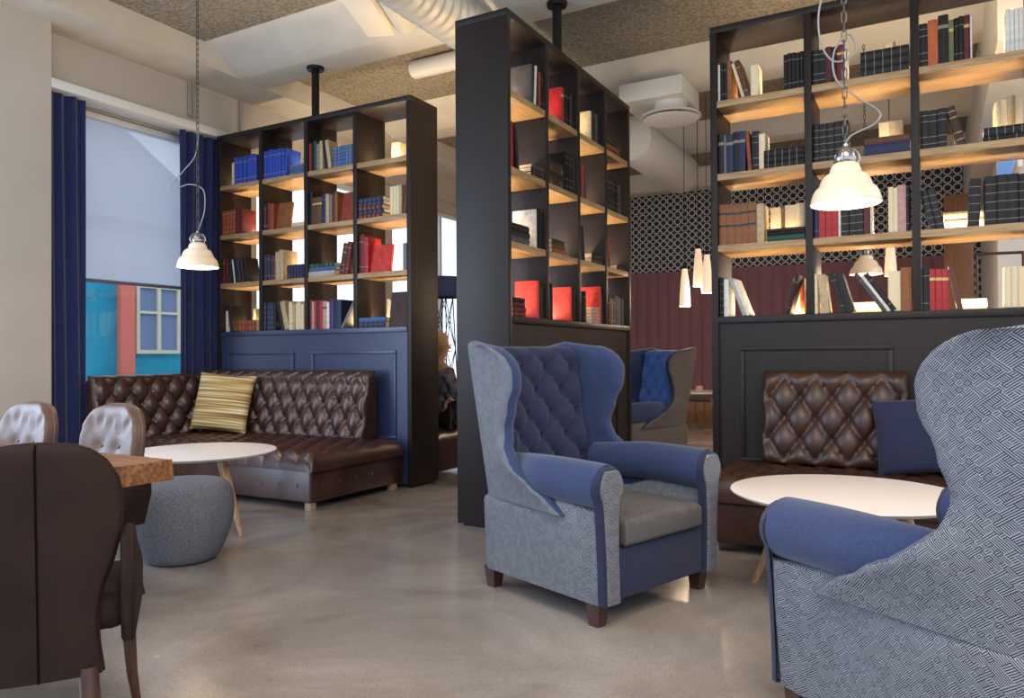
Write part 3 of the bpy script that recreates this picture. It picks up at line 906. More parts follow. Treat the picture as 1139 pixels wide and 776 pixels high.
# brown bench with loose tufted back under the right-hand bookcase
rb_x0, rb_x1 = -1.22, 1.0
bench = thing('leather_bench', 'brown leather bench with tufted back set against the right-hand bookcase panel', 'bench', ((rb_x0+rb_x1)/2, 5.25, 0))
W, D = rb_x1-rb_x0, .86
bench_base(bench, W-.05, D-.02, leather_rb, pale_foot)
b = MB()
tuft_pad(b, W, D-.02, .15, .036, .17, .28, lambda u, v, d: (u, -D+v, .30+d), r=.075, pleat=0, v0=.03)
b.build('seat', leather_rb, bench, smooth=70)
b = MB()
Hh = .60
fnb = lambda u, v, d: (u, -.13-d+.09*v/Hh, .44+v)
pts = tuft_pad(b, .86, Hh, .085, .055, .19, .27, fnb, r=.07, v0=.165)
o = b.build('backrest', leather_rb, bench, smooth=70)
o.location = (-.57-(rb_x0+rb_x1)/2, 0, 0)
buttons(pts, leather_rb, o, .013)
cushion('cushion', 'plain navy cushion propped on the brown leather bench', .50, .46, .13, (-.05, 4.93, .455), math.radians(-4), math.radians(17), navy_dark, roll=math.radians(-7))

# bench behind the window bookcase (its end shows in the gap)
bb = thing('leather_bench', 'dark brown leather bench glimpsed in the gap behind the window bookcase', 'bench', (-5.25, 5.73, 0), PI)
bench_base(bb, 2.36, .80, leather, pale_foot)
b = MB()
tuft_pad(b, 2.36, .78, .15, .036, .17, .28, lambda u, v, d: (u, -.80+v, .30+d), r=.075, pleat=0, v0=.03, step=.025)
b.build('seat', leather, bb, smooth=70)

# ---- wing armchair
def wing_chair(label, loc, rz, body_m, seat_m, inner_m, navy_m, group):
    t = thing('wing_armchair', label, 'armchair', (loc[0], loc[1], 0), rz, group)
    # lower tub: sides and back
    b = MB(); NU = 44
    def path(s, X0, X1, yf, yr, rc):
        """s 0..1 around left-front -> rear -> right-front; X0 half width at front, X1 at rear"""
        segs = []
        sl = (yr-rc)-yf
        ar = PI/2*rc
        rl_ = 2*(X1-rc)
        tot = 2*sl+2*ar+rl_
        q = s*tot
        if q < sl:
            k = q/sl; return Vector((-(X0+(X1-X0)*k), yf+sl*k))
        q -= sl
        if q < ar:
            a = q/rc; return Vector((-X1+rc-rc*math.cos(a), yr-rc+rc*math.sin(a)))
        q -= ar
        if q < rl_: return Vector((-X1+rc+q, yr))
        q -= rl_
        if q < ar:
            a = q/rc; return Vector((X1-rc+rc*math.sin(a), yr-rc+rc*math.cos(a)))
        q -= ar
        k = min(1, q/sl); return Vector((X1+(X0-X1)*k, yr-rc-sl*k))
    def shell2(b, levels, outer, thick, mo, mi_, cap=5, nu=56, topo=False):
        """closed wall of given thickness with rolled front edges and a rolled top"""
        ARC = 4
        def ring(k, off, dz):
            O, I, mid = [], [], []
            for i in range(nu+1):
                s = i/nu
                p, z = outer(s, k)
                p2, _ = outer(min(1, s+.004), k); p1, _ = outer(max(0, s-.004), k)
                d = (p2-p1).normalized(); n_ = Vector((d.y, -d.x))
                c = p+n_*thick/2
                zz = z+dz*min(1, 7*min(s, 1-s))
                O.append((c-n_*thick/2*off, zz, d)); I.append((c+n_*thick/2*off, zz, d))
            pts = [(v.x, v.y, z) for v, z, d in O]
            def arc(a, c_, sg):
                out = []
                m_ = (a[0]+c_[0])/2; h_ = (a[0]-c_[0])/2; d = a[2]*sg
                for q in range(1, ARC):
                    t_ = PI*q/ARC
                    v = m_+h_*math.cos(t_)+d*h_.length*math.sin(t_)
                    out.append((v.x, v.y, a[1]))
                return out
            pts += arc(O[-1], I[-1], 1)
            pts += [(v.x, v.y, z) for v, z, d in reversed(I)]
            pts += arc(I[0], O[0], -1)
            return pts
        rings_ = [ring(k, 1, 0) for k in range(levels)]
        for q in range(1, cap+1):
            a = PI/2*q/cap
            rings_.append(ring(levels-1, max(.02, math.cos(a)), thick/2*math.sin(a)*.7))
        n = len(rings_[0])
        V = [[b.bm.verts.new(p) for p in r] for r in rings_]
        for r_, (A1, A2) in enumerate(zip(V, V[1:])):
            for i in range(n):
                j = (i+1) % n
                fc_ = b.bm.faces.new((A1[i], A1[j], A2[j], A2[i]))
                fc_.material_index = mo if ((i < nu+1 or i >= n-1) and r_ < levels+1) else mi_
        Tp = V[-1]; hf = nu+1+ARC-1
        for i in range(nu):
            b.bm.faces.new((Tp[i], Tp[i+1], Tp[hf+nu-i-1], Tp[hf+nu-i])).material_index = mi_
        # close the underside strip
        A = V[0]; half = nu+1+ARC-1
        inner = [A[half+nu-i] for i in range(nu+1)]
        for i in range(nu):
            b.bm.faces.new((A[i], A[i+1], inner[i+1], inner[i])).material_index = mo
    def tub(s, k):
        z = (.10, .22, .36, .435)[k]
        g = (z-.10)/.4
        if k == 3: z += .062*S(abs(2*s-1), .60, .80)
        return path(s, .418+.03*g, .378, -.404, .405+.015*g, .09), z
    shell2(b, 4, tub, .09, 0, 0, nu=44, cap=3)
    b.box(-.34, .34, -.40, .33, .10, .30)
    b.build('body', [body_m, navy_m], t, smooth=50)
    # wing and back shell
    Z0, Z1 = .455, 1.175; K = 29
    GL_ = [.82*i/19 for i in range(20)]+[.82+.18*math.sin(PI/2*i/9) for i in range(1, 10)]
    def wdt(g):
        # forward reach of the wing from the rear face
        pts_ = ((0, .60), (.08, .52), (.16, .42), (.25, .31), (.35, .25), (.45, .245), (.6, .30), (.74, .365), (.82, .378))
        for (a, va), (c, vc) in zip(pts_, pts_[1:]):
            if g <= c:
                k = (g-a)/(c-a); k = k*k*(3-2*k); return va+(vc-va)*k
        q = min(1, (g-.82)/.18)
        return .378-.21*(1-math.sqrt(max(0, 1-q*q*.97)))
    def yrear(g): return .400+.135*g
    def wing(s, k):
        g = GL_[k]
        w_ = wdt(g); yr = yrear(g)
        X1 = .374+.020*g; X0 = X1+.045*g+.080*(1-S(g, .16, .46))
        p = path(s, X0, X1, yr-w_, yr, .11)
        e = abs(2*s-1)
        z = Z0+(Z1-Z0)*g
        z += .03*g*S(e, .3, .75)
        return p, z
    b = MB()
    shell2(b, K, wing, .075, 0, 1, nu=60)
    b.build('back_shell', [body_m, inner_m], t, smooth=60)
    # tufted inner back
    b = MB(); hh = .77
    def fn(u, v, d):
        g = (v+.43-Z0)/(Z1-Z0)
        wk = 1+.08*v/hh
        bow = .05*(abs(u)/.3)**2
        return (u*wk, yrear(g)-.072-d-bow, .43+v)
    pts = tuft_pad(b, .58, hh, .095, .062, .165, .235, fn, r=.05, v0=.06)
    o = b.build('tufted_back', navy_m, t, smooth=75)
    buttons(pts, navy_m, o, .012, (0, -1, .08))
    # arms
    for sgn in (-1, 1):
        b = MB(); n = 24; NS = 16
        def rollp(j, i):
            v = i/NS
            y = -.445+.66*v
            a = 2*PI*j/n
            sh_ = S(v, .5, 1)
            rx = .092-.022*sh_; rz_ = .098-.012*sh_
            cx_, cz = .375-.075*sh_, .592+.010*math.sin(v*PI)
            x = cx_+rx*math.cos(a); z = cz+rz_*math.sin(a)
            return (sgn*x, y, z)
        V = b.grid(n, NS+1, rollp, closeu=True)
        b.bm.faces.new([V[j][0] for j in range(n)]); b.bm.faces.new([V[j][NS] for j in range(n)])
        es = [e for e in b.bm.edges if abs(e.verts[0].co.y+.445) < 1e-4 and abs(e.verts[1].co.y+.445) < 1e-4]
        bmesh.ops.bevel(b.bm, geom=es, offset=.014, segments=3, affect='EDGES')
        arm = b.build('arm', inner_m, t, smooth=60)
        # front scroll panel: dark piped edge and tweed face
        def key(gr, yb, yf, rd, m_, nm):
            """keyhole-shaped upright pad: round scroll above a waisted post"""
            z0_, z1_ = .102-min(gr, 0)*.6, .592+.090+gr
            zs_ = samples(z1_-z0_, .03, .02); us_ = [0, .04, .1, .2, .35, .5, .65, .8, .9, .96, 1]
            def lim(z):
                z += z0_
                post = ((.100, .314, .421), (.2, .318, .423), (.3, .322, .427), (.40, .322, .433), (.48, .318, .440), (.54, .312, .446), (1, .312, .446))
                for (a, l0, r0), (c, l1, r1) in zip(post, post[1:]):
                    if z <= c:
                        k = (z-a)/(c-a); l, r_ = l0+(l1-l0)*k, r0+(r1-r0)*k; break
                R_ = .088
                q = R_*R_-(z-.592)**2
                if z > .592: w_ = math.sqrt(max(0, q)); l, r_ = .378-w_, .378+w_
                elif q > 0:
                    w_ = math.sqrt(q); l, r_ = min(l, .378-w_), max(r_, .378+w_)
                return l-gr*(1 if z < .65 else .6), r_+gr*(1 if z < .65 else .6)
            b = MB()
            def g_(i, j):
                zz = min(zs_[i], z1_-z0_-.0015)
                l, r_ = lim(zz)
                if r_ < l: l = r_ = (l+r_)/2
                x = l+(r_-l)*us_[j]
                e = min((x-l)/rd, (r_-x)/rd, (z1_-z0_-zz)/rd, 1); e = math.sqrt(max(0, 1-(1-e)**2))
                return (sgn*x, yb+(yf-yb)*e, zz+z0_)
            A_ = b.grid(len(zs_), len(us_), g_)
            Bk = [[b.bm.verts.new((v.co.x, yb, v.co.z)) for v in r_] for r_ in A_]
            for i in range(len(zs_)-1):
                for j in (0, len(us_)-1): b.bm.faces.new((A_[i][j], A_[i+1][j], Bk[i+1][j], Bk[i][j]))
            for j in range(len(us_)-1):
                for i in (0, len(zs_)-1): b.bm.faces.new((A_[i][j], A_[i][j+1], Bk[i][j+1], Bk[i][j]))
            return b.build(nm, m_, t, smooth=60)
        key(.006, -.425, -.460, .016, navy_m, 'arm_front_piping')
        key(-.010, -.43, -.468, .010, body_m, 'arm_front')
        for y, x in ((-.375, .375), (.345, .325)):
            b = MB()
            b.prism([(-.036, -.036), (.036, -.036), (.036, .036), (-.036, .036)], 'z', 0, .105)
            for v in b.bm.verts:
                if v.co.z < .01: v.co.x *= .72; v.co.y *= .72
            lg = b.build('leg', wood_dark, t, smooth=30); lg.location = (sgn*x, y, 0)
    MB().box(-.318, .318, -.44, -.39, .105, .325, .012, 3).build('apron', navy_m, t)
    # seat cushion
    b = MB(); n = 22
    us = samples(.575, .03, .03); vs = samples(.70, .03, .03)
    def cu(i, j, s):
        u, v = us[i]-.2875, vs[j]
        eu = min(us[i], .575-us[i])/.03; ev = min(v, .70-v)/.03
        e = min(math.sqrt(max(0, 1-(1-min(1, eu))**2)), math.sqrt(max(0, 1-(1-min(1, ev))**2)))
        bulge = .022*(1-(u/.2875)**2)*(1-((v-.35)/.35)**2)
        z = .39+(.025+.03*e+bulge if s > 0 else -.04-.025*e)
        return (u, -.462+v, z)
    A_ = b.grid(len(us), len(vs), lambda i, j: cu(i, j, 1)); B_ = b.grid(len(us), len(vs), lambda i, j: cu(i, j, -1))
    for k in (0, len(us)-1):
        for j in range(len(vs)-1): b.bm.faces.new((A_[k][j], A_[k][j+1], B_[k][j+1], B_[k][j]))
    for k in (0, len(vs)-1):
        for i in range(len(us)-1): b.bm.faces.new((A_[i][k], A_[i+1][k], B_[i+1][k], B_[i][k]))
    b.build('seat_cushion', seat_m, t, smooth=80)
    return t
WG = 'navy and tweed wing armchairs'
wing_chair('navy and grey tweed wing armchair facing the room, in front of the end-on bookcase', (-1.505, 3.452), math.radians(72), tweed, tweed_seat, navy, navy_dark, WG)
wing_chair('blue tweed wing armchair seen from behind, drawn up to the round white table', (.15, 2.555), math.radians(229), tweed, tweed_seat, navy, navy_dark, WG)
wing_chair('taupe wing armchair with bright blue tufted lining, half hidden behind the end-on bookcase', (-2.66, 7.27), math.radians(-34), tweed_far, tweed_seat, navy, mat('bright_blue_wool', '#3f5f9e', .85, col2='#35528c', vscale=120), WG)

# ---- round tables
def round_table(label, loc, r, zt, legs, rz=0, group=None, name='round_table'):
    t = thing(name, label, 'table', (loc[0], loc[1], 0), rz, group)
    MB().lathe([(0, zt-.024), (r-.03, zt-.024), (r-.006, zt-.012), (r, zt-.005), (r-.002, zt-.001), (r-.008, zt), (0, zt)], n=72).build('table_top', tabletop_m, t, smooth=40)
    MB().lathe([(0, zt-.05), (r*.55, zt-.05), (r*.55, zt-.0245), (0, zt-.0245)], n=32).build('apron_ring', wood_leg, t, smooth=40)
    for k in range(legs):
        a = 2*PI*k/legs
        p1 = Vector((r*.52*math.cos(a), r*.52*math.sin(a), zt-.028)); p0 = Vector((r*.93*math.cos(a), r*.93*math.sin(a), 0))
        pts = [p1+(p0-p1)*q for q in (0, .12, .13, .6, 1)]
        MB().tube(pts, [.021, .023, .026, .021, .013], 14).build('leg', wood_leg, t, smooth=50)
    return t
RG = 'round white tables on splayed oak legs'
round_table('round white low table beside the grey pouf and corner sofa', (-4.36, 3.42), .50, .52, 3, math.radians(-6), RG)
round_table('round white low table between the tweed wing armchair and leather bench', (-.36, 3.76), .51, .52, 3, math.radians(40), RG)
round_table('small pale round table far back below the cone lamps', (-3.15, 11.3), .55, .60, 4, math.radians(60), RG)
cg = thing('candle_glass', 'small glass candle holder standing on the far round table', 'candle holder', (-3.05, 11.1, .6005))
MB().lathe([(0, 0), (.045, 0), (.055, .04), (.05, .09), (.044, .09), (.048, .04), (.04, .008), (0, .008)], n=20).build('cup', mat('pink_glass', '#b58d83', .2), cg, smooth=60)
MB().lathe([(0, .009), (.03, .009), (.03, .04), (0, .04)], n=14).build('candle', mat('wax', '#efe2cc', .6), cg, smooth=40)

# ---- pouf
pf = MB()
prof = [(0, .0), (.17, .0), (.20, .012), (.245, .09), (.280, .19), (.290, .27), (.284, .34), (.268, .385), (.242, .410), (.20, .418), (0, .420)]
P2 = []
for a_, b_ in zip(prof, prof[1:]):
    for k in range(4): P2.append((a_[0]+(b_[0]-a_[0])*k/4, a_[1]+(b_[1]-a_[1])*k/4))
P2.append(prof[-1])
o = pf.lathe(prof, n=56).build('pouf', pouf_m, smooth=75)
md = o.modifiers.new('round', 'SUBSURF'); md.levels = 1; md.render_levels = 1
o.location = (-3.76, 2.83, 0); o.scale = (.98, .98, 1.08)
tag(o, 'round grey felt pouf on the floor beside the white low table', 'pouf')

# ---- dining table: rough slab on trestle legs
dt = thing('dining_table', 'thick rough-edged timber table beside the beige pier', 'table', (-3.9, 1.45, 0))
slab = mat('rough_slab', '#96602f', .55, col2='#55301a', vscale=5, stretch=(1.2, 14, 10), bump=.5, bscale=22, detail=9)
b = MB(); nx, ny = 60, 16
def slabp(i, j, z):
    x = -1.32+2.60*i/nx; y = -.47+.95*j/ny
    k = .006*math.sin(x*37+z*90)+.005*math.sin(x*91)
    k2 = .007*math.sin(y*33+z*120)+.005*math.sin(y*75)
    if j in (0, ny): y += k*(1 if j else -1)
    if i in (0, nx): x += k2
    return (x, y, z)
T_ = b.grid(nx+1, ny+1, lambda i, j: slabp(i, j, .75)); M_ = [[b.bm.verts.new((v.co.x*1.003, v.co.y*1.004, .712)) for v in r] for r in T_]
B_ = b.grid(nx+1, ny+1, lambda i, j: slabp(i, j, .672))
for A1, A2 in ((T_, M_), (M_, B_)):
    for k in (0, nx):
        for j in range(ny): b.bm.faces.new((A1[k][j], A1[k][j+1], A2[k][j+1], A2[k][j]))
    for j in (0, ny):
        for i in range(nx): b.bm.faces.new((A1[i][j], A1[i+1][j], A2[i+1][j], A2[i][j]))
for v in [v for v in b.bm.verts if not v.link_faces]: b.bm.verts.remove(v)
b.build('table_top', slab, dt, smooth=50)
for x in (-1.0, .82):
    l = MB()
    l.box(x-.04, x+.04, -.36, -.28, 0, .672, .006); l.box(x-.04, x+.04, .28, .36, 0, .672, .006); l.box(x-.04, x+.04, -.28, .28, .60, .672, .006); l.box(x-.03, x+.03, -.28, .28, .10, .16, .006)
    l.build('trestle_leg', black_metal, dt)

# ---- button-back dining chairs
def dining_chair(label, loc, rz, back_m, front_m, seatm):
    t = thing('dining_chair', label, 'chair', (loc[0], loc[1], 0), rz, 'button-back leather dining chairs')
    # balloon back: width along z
    def half(z):
        pts_ = ((.28, .150), (.36, .140), (.44, .136), (.52, .150), (.60, .178), (.68, .197), (.76, .200), (.82, .190), (.87, .162), (.90, .128), (.918, .085), (.924, .03))
        for (a, va), (c, vc) in zip(pts_, pts_[1:]):
            if z <= c:
                k = (z-a)/(c-a); return va+(vc-va)*k
        return .03
    zs = [.28+.54*i/22 for i in range(23)]+[.82+.104*math.sin(PI/2*i/12) for i in range(1, 13)]
    def ycen(u, z):     # back curves round the sitter and leans
        return .20+.10*(z-.45)-.55*u*u
    nu = 26
    def bp(s, pad):
        def g(i, j):
            z = zs[j]; h = half(z); u = (-1+2*i/nu)
            x = h*math.sin(u*PI/2)/1.0
            e = math.sqrt(max(0, 1-u**10)) if abs(u) < 1 else 0
            ez = min(1, (zs[-1]-z)/.05); ez = math.sqrt(max(0, 1-(1-ez)**2))
            dth = (.024+pad)*e*(.25+.75*ez)
            y = ycen(x, z)
            if s > 0: y += dth
            else:
                q = 0
                if z > .48:
                    for bx_, bz_ in ((-.062, .72), (.062, .72)):
                        dx, dz = x-bx_, z-bz_
                        q += .018*math.exp(-(dx*dx+dz*dz)/.0007)
                        if dz > 0:
                            th = math.atan2(dx, dz)
                            q += .014*max(0, math.sin(th*12+1))*math.exp(-abs(th)*1.2)*S(dz, .02, .05)*(1-S(dz, .10, .2))
                y -= dth*1.5-q
            return (x, y, z)
        return g
    b = MB(); A = b.grid(nu+1, len(zs), bp(1, 0), 0); B2 = b.grid(nu+1, len(zs), bp(-1, .012), 1)
    for j in (0, len(zs)-1):
        for i in range(nu): b.bm.faces.new((A[i][j], A[i+1][j], B2[i+1][j], B2[i][j]))
    bmesh.ops.remove_doubles(b.bm, verts=b.bm.verts[:], dist=.0006)
    bk = b.build('backrest', [back_m, front_m], t, smooth=75)
    # welt round the rim and centre seam on the outside
    rim = []
    for j in range(len(zs)): rim.append((-half(zs[j]), ycen(half(zs[j]), zs[j]), zs[j]))
    rim += [(-x, y, z) for x, y, z in reversed(rim)]
    MB().tube(rim, .0055, 6).build('welt', back_m, bk, smooth=60)
    MB().tube([(0, ycen(0, z)+(.024)*(.25+.75*math.sqrt(max(0, 1-(1-min(1, (zs[-1]-z)/.05))**2)))+.001, z) for z in zs[:-1]], .003, 6).build('seam', mat('seam_thread', '#120c0b', .95, spec=.03), bk, smooth=60)
    buttons([(-.062, ycen(.062, .72)-.040, .72), (.062, ycen(.062, .72)-.040, .72)], front_m, bk, .011, (0, -1, .1))
    # seat with its curved side wings
    b = MB(); b.box(-.215, .215, -.25, .17, .38, .49, .045, 4); b.build('seat', seatm, t, smooth=60)
    for sgn in (-1, 1):
        sp = [(-.24, .36), (.20, .36), (.24, .50), (.235, .66), (.18, .685), (.05, .60), (-.12, .52), (-.24, .49)]
        b = MB(); b.prism([(y, z) for y, z in sp], 'x', .195, .232, .014, 3)
        if sgn < 0:
            for v in b.bm.verts: v.co.x *= -1
        b.build('side_wing', seatm, t, smooth=60)
        pts_ = [(sgn*.19, -.20, .385), (sgn*.192, -.205, .25), (sgn*.20, -.215, .12), (sgn*.215, -.235, .0)]
        MB().tube(pts_, [.024, .021, .017, .013], 10).build('leg', wood_dark, t, smooth=50)
        pts_ = [(sgn*.115, .185, .30), (sgn*.12, .195, .22), (sgn*.128, .22, .11), (sgn*.135, .255, .0)]
        MB().tube(pts_, [.026, .026, .022, .017], 10).build('leg', wood_dark, t, smooth=50)
    return t
dining_chair('dark brown dining chair seen from behind at the slab table', (-2.262, 1.262), math.radians(233), suede, suede, suede)
dining_chair('button-back taupe dining chair beyond the slab table corner, nearest the pouf', (-3.505, 2.06), math.radians(4), leather_ch, leather_ch, suede)
dining_chair('button-back taupe dining chair beyond the slab table, against the beige pier', (-4.10, 1.98), math.radians(4), leather_ch, leather_ch, suede)

# ------------------------------------------------------------------ lamps
def chain(t, z0, z1, x=0, y=0, lk=.052):
    b = MB(); n = int((z1-z0)/(lk*.78))
    for k in range(n):
        zc = z0+lk*.4+k*(z1-z0-lk*.8)/(n-1)
        ring = []
        for a in range(12):
            th = 2*PI*a/12
            u = .0095*math.cos(th); v = (lk/2-.0095)*(1 if math.sin(th) >= 0 else -1)+.0095*math.sin(th)
            ring.append((x+(u if k % 2 else 0), y+(0 if k % 2 else u), zc+v))
        ring.append(ring[0]); ring.append(ring[1])
        b.tube(ring, .0028, 5, caps=False)
    return b.build('chain', chain_m, t, smooth=60)
def bell_pendant(label, loc, cordpts, ceil, scale=1, power=14, rz=0):
    t = thing('pendant_lamp', label, 'lamp', loc, rz, 'opal bell pendant lamps on chains')
    s = scale
    out = [(.143, 0), (.141, .02), (.134, .045), (.124, .064), (.112, .074), (.108, .078), (.101, .100), (.090, .120), (.076, .130), (.066, .133), (.062, .150), (.055, .168), (.046, .176), (.036, .178)]
    inn = [(r-.004, z-.003 if z > .01 else z) for r, z in reversed(out)]
    sh = MB().lathe([(r*s, z*s) for r, z in out+inn+[out[0]]], n=48).build('lamp_shade', opal_m, t, smooth=40)
    MB().lathe([(.1425*s, .074*0+.001), (.1445*s, .003), (.1445*s, .007), (.1425*s, .009)], n=48).build('rim', opal_m, sh, smooth=60)
    b = MB().lathe([(0, .150*s), (.034*s, .160*s), (.042*s, .178*s), (.046*s, .184*s), (.046*s, .198*s), (.040*s, .202*s), (.036*s, .232*s), (.024*s, .246*s), (.012*s, .250*s), (.010*s, .262*s), (0, .262*s)], n=28)
    g = b.build('lamp_holder', mat('brushed_chrome', '#a39c98', .22, metal=.95), t, smooth=40)
    for k in range(3):
        a = 2*PI*k/3+.4
        MB().tube([(math.cos(a)*r*s, math.sin(a)*r*s, z*s) for r, z in ((.050, .176), (.060, .196), (.052, .222), (.034, .240))], .005*s, 8).build('bracket', MATS['brushed_chrome'], g, smooth=60)
    MB().ball((0, 0, .075*s), .038*s, (1, 1, 1.2), 16, 12).build('bulb', bulb_m, t, smooth=80)
    chain(t, .258*s, ceil-loc[2])
    if cordpts:
        # smooth cord through the points
        P_ = [Vector(p) for p in cordpts]; out_ = []
        for i in range(len(P_)-1):
            p0, p1, p2, p3 = P_[max(i-1, 0)], P_[i], P_[i+1], P_[min(i+2, len(P_)-1)]
            for k in range(8):
                q = k/8
                out_.append(.5*((2*p1)+(-p0+p2)*q+(2*p0-5*p1+4*p2-p3)*q*q+(-p0+3*p1-3*p2+p3)*q**3))
        out_.append(P_[-1])
        MB().tube(out_, .0042, 7).build('cord', cord_m, t, smooth=60)
    light('pendant_glow', 'POINT', (loc[0], loc[1], loc[2]-.03), power, (1, .72, .42), .05)
    return t
# left lamp: cord swings out in a loop below mid-chain
vx = Vector((math.cos(yw), math.sin(yw), 0))
def off(u, z): return (vx.x*u, vx.y*u, z)
bell_pendant('opal bell pendant on a chain hanging before the right navy curtain', (-4.62, 3.61, 1.80),
             [off(.0, 1.0), off(.004, .92), off(-.02, .80), off(-.10, .70), off(-.185, .60), off(-.17, .565), off(-.06, .60), off(.04, .56), off(.05, .42), off(.02, .31), off(0, .262)], 4.2, 1, 16)
bell_pendant('large opal bell pendant hanging before the bookcase above the brown bench', (-.33, 3.55, 1.80),
             [off(.04, 1.20), off(-.03, 1.05), off(-.105, .86), off(-.10, .70), off(-.04, .62), off(.05, .66), off(.02, .74), off(-.045, .66), off(-.035, .54), off(.06, .46), off(.15, .40), off(.13, .35), off(.03, .30), off(0, .262)], 4.2, 1, 16)
bell_pendant('smaller-looking opal bell pendant seen through the lower shelf of the bookcase', (-.55, 7.72, 1.89), None, 4.2, 1, 14)

def cone_pendant(label, loc, group):
    t = thing('cone_pendant', label, 'lamp', loc, 0, group)
    out = [(.064, 0), (.062, .10), (.054, .22), (.044, .34), (.034, .42), (.030, .45)]
    inn = [(r-.004, z) for r, z in reversed(out)]
    MB().lathe(out+inn+[out[0]], n=28).build('lamp_shade', cone_m, t, smooth=50)
    MB().lathe([(0, .45), (.031, .45), (.026, .49), (.006, .50), (0, .50)], n=20).build('cap', black_metal, t, smooth=50)
    MB().ball((0, 0, .06), .042, (1, 1, 1.3)).build('bulb', bulb_m, t, smooth=80)
    MB().tube([(0, 0, .49), (0, 0, 4.2-loc[2])], .004, 6).build('cord', black_metal, t)
    light('pendant_glow', 'POINT', (loc[0], loc[1], loc[2]-.03), 26, (1, .74, .50), .05)
CG = 'slim opal cone pendants in the back room'
cone_pendant('lowest and leftmost slim cone pendant before the burgundy banquette wall', (-2.6, 8.86, 1.73), CG)
cone_pendant('highest slim cone pendant in the gap beside the end-on bookcase', (-2.46, 8.95, 1.97), CG)
cone_pendant('slim cone pendant hanging closest to the bookcase outer upright', (-2.33, 8.85, 1.88), CG)
cone_pendant('slim cone pendant glimpsed between bookcase shelves behind the bell lamp', (-.42, 9.4, 2.02), CG)

# table lamp and guest in the gap between bookcases
tl_ = thing('floor_lamp', 'navy-shaded lamp on a crossed wire tower in the window gap', 'lamp', (-5.15, 7.5, 0))
MB().lathe([(.26, 1.86), (.22, 2.10), (.215, 2.10), (.255, 1.86), (.26, 1.86)], n=36).build('lamp_shade', mat('navy_lampshade', '#20305e', .8), tl_, smooth=50)
b = MB()
for k in range(4):
    a = PI/4+k*PI/2; a2 = a+PI/2
    p = lambda an, z: (math.cos(an)*(.20-.05*z), math.sin(an)*(.20-.05*z), z)
    b.tube([p(a, 0), p(a, 1.88)], .007, 6)
    for z0, z1 in ((0.02, .62), (.62, 1.24), (1.24, 1.86)):
        b.tube([p(a, z0), p(a2, z1)], .005, 6); b.tube([p(a2, z0), p(a, z1)], .005, 6)
b.build('wire_tower', black_metal, tl_)

def skin_body(name, verts, edges, m, parent=None, root=0, sub=2):
    me = bpy.data.meshes.new(name)
    me.from_pydata([v[:3] for v in verts], edges, [])
    o = bpy.data.objects.new(name, me); COL.objects.link(o)
    if parent is not None: o.parent = parent
    md = o.modifiers.new('skin', 'SKIN')
    for i, v in enumerate(verts):
        sv = me.skin_vertices[0].data[i]
        sv.radius = (v[3], v[4] if len(v) > 4 else v[3]); sv.use_root = (i == root)
    s = o.modifiers.new('sub', 'SUBSURF'); s.levels = sub; s.render_levels = sub
    md.use_smooth_shade = True
    me.materials.append(m)
    return o
pm = thing('person', 'blond person in a dark patterned top sitting on the bench in the gap', 'person', (-4.30, 6.18, .05), math.radians(160))
skin = mat('skin', '#c69a82', .5)
V = [(0, 0, .52, .15, .12), (0, .02, .68, .135, .10), (0, .03, .86, .155, .105), (0, .02, .98, .12, .085), (0, .0, 1.05, .05), (0, -.015, 1.11, .05),   # 0-5
     (0, -.03, 1.19, .085, .10), (0, -.02, 1.26, .07, .08),                                                                                 # 6 7 head
     (-.17, .02, .95, .055), (-.22, -.02, .74, .043), (-.16, -.22, .62, .034), (-.13, -.29, .60, .026),                                     # 8-11 arm
     (.17, .02, .95, .055), (.22, -.02, .74, .043), (.16, -.22, .62, .034), (.13, -.29, .60, .026),                                         # 12-15
     (-.10, -.08, .52, .085), (-.11, -.42, .50, .062), (-.11, -.46, .28, .05), (-.11, -.45, .08, .035), (-.11, -.55, .035, .032),             # 16-20
     (.10, -.08, .52, .085), (.11, -.42, .50, .062), (.11, -.46, .28, .05), (.11, -.45, .08, .035), (.11, -.55, .035, .032)]
E_ = [(0, 1), (1, 2), (2, 3), (3, 4), (4, 5), (5, 6), (6, 7), (3, 8), (8, 9), (9, 10), (10, 11), (3, 12), (12, 13), (13, 14), (14, 15),
      (0, 16), (16, 17), (17, 18), (18, 19), (19, 20), (0, 21), (21, 22), (22, 23), (23, 24), (24, 25)]
# one continuous body
skin_body('body', V, E_, skin, pm)
# clothing a little larger than the body beneath
top_m = mat('patterned_top', '#1c1b22', .8, col2='#8a8790', vscale=14, detail=2)
skin_body('top', [(v[0], v[1], v[2], v[3]+.014, (v[4] if len(v) > 4 else v[3])+.014) for v in (V[0], V[1], V[2], V[3], V[8], V[9], V[10], V[12], V[13], V[14])],
          [(0, 1), (1, 2), (2, 3), (3, 4), (4, 5), (5, 6), (3, 7), (7, 8), (8, 9)], top_m, pm)
skin_body('trousers', [(v[0], v[1], v[2], v[3]+.012, (v[4] if len(v) > 4 else v[3])+.012) for v in (V[0], V[16], V[17], V[18], V[19], V[21], V[22], V[23], V[24])],
          [(0, 1), (1, 2), (2, 3), (3, 4), (0, 5), (5, 6), (6, 7), (7, 8)], mat('black_trousers', '#17171b', .8), pm)
hr = MB(); hr.ball((0, .01, 1.245), .105, (.95, 1.12, 1.0), 24, 16)
for v in list(hr.bm.verts):
    if v.co.y < -.055 and v.co.z < 1.27: v.co.y = -.055+ (v.co.y+.055)*.1
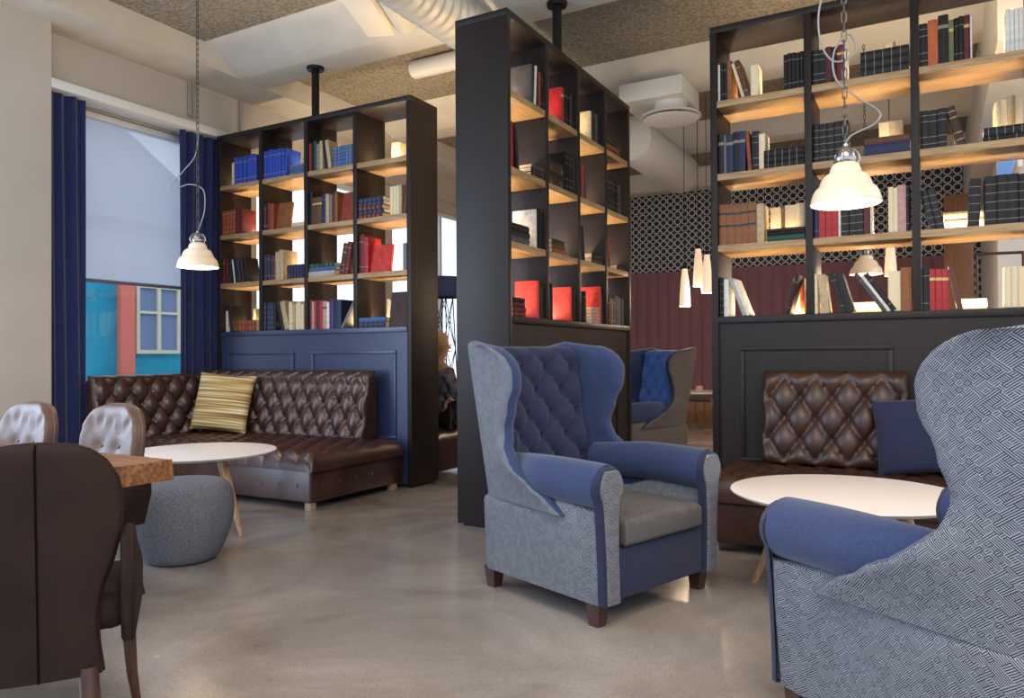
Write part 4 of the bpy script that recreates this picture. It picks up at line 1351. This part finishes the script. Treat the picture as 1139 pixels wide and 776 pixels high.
hr.build('hair', mat('blond_hair', '#d0aa78', .6, col2='#a67c4e', vscale=40, stretch=(4, 4, .6)), pm, smooth=80)
fc = MB(); fc.ball((-.033, -.118, 1.215), .011, (1.2, .6, .7)); fc.ball((.033, -.118, 1.215), .011, (1.2, .6, .7)); fc.build('eyes', mat('eye', '#2c2420', .3), pm)
MB().lathe([(0, 0), (.014, .003), (.008, .03), (0, .035)], (0, -.128, 1.175), 10).build('nose', skin, pm)
MB().ball((0, -.118, 1.15), .018, (1.3, .5, .35)).build('mouth', mat('lips', '#a2605a', .5), pm)
for sg in (-1, 1):
    hd = MB()
    hd.ball((sg*.125, -.325, .598), .034, (.8, 1.1, .45))
    for q in range(4):
        x = sg*.125+(q-1.5)*.016; l = (.055, .064, .060, .048)[q]
        hd.tube([(x, -.35, .600), (x, -.35-l*.55, .598), (x, -.35-l, .586)], [.0085, .008, .006], 8)
    hd.tube([(sg*.125-sg*.026, -.31, .60), (sg*.125-sg*.045, -.335, .598), (sg*.125-sg*.048, -.36, .592)], [.010, .009, .007], 8)
    hd.build('hand', skin, pm, smooth=70)

# ------------------------------------------------------------------ light
W_ = bpy.data.worlds.new('sky'); SC.world = W_; W_.use_nodes = True
bgn = W_.node_tree.nodes['Background']
bgn.inputs[0].default_value = (.74, .86, 1.0, 1); bgn.inputs[1].default_value = 1.9
# daylight from the big windows left of the picture, and unseen fill lights added to brighten the room
light('daylight', 'AREA', (-6.3, .4, 1.7), 300, (.55, .73, 1.0), 3.2, 2.6, (0, math.radians(-104), 0))
light('fill_light', 'AREA', (.8, .2, 4.1), 190, (1, .84, .66), 3.0, 2.2, (0, 0, 0))  # unseen overhead light added for warm ambient
light('ceiling_fill', 'AREA', (-.6, .3, 2.6), 85, (1, .93, .85), 2.0, 2.0, (PI, 0, 0))  # unseen upward light added to brighten the ceiling
light('fill_light', 'AREA', (3.2, 6.5, 3.8), 95, (1, .90, .78), 2, 2, (0, math.radians(55), 0))  # unseen light added to brighten the back right of the room
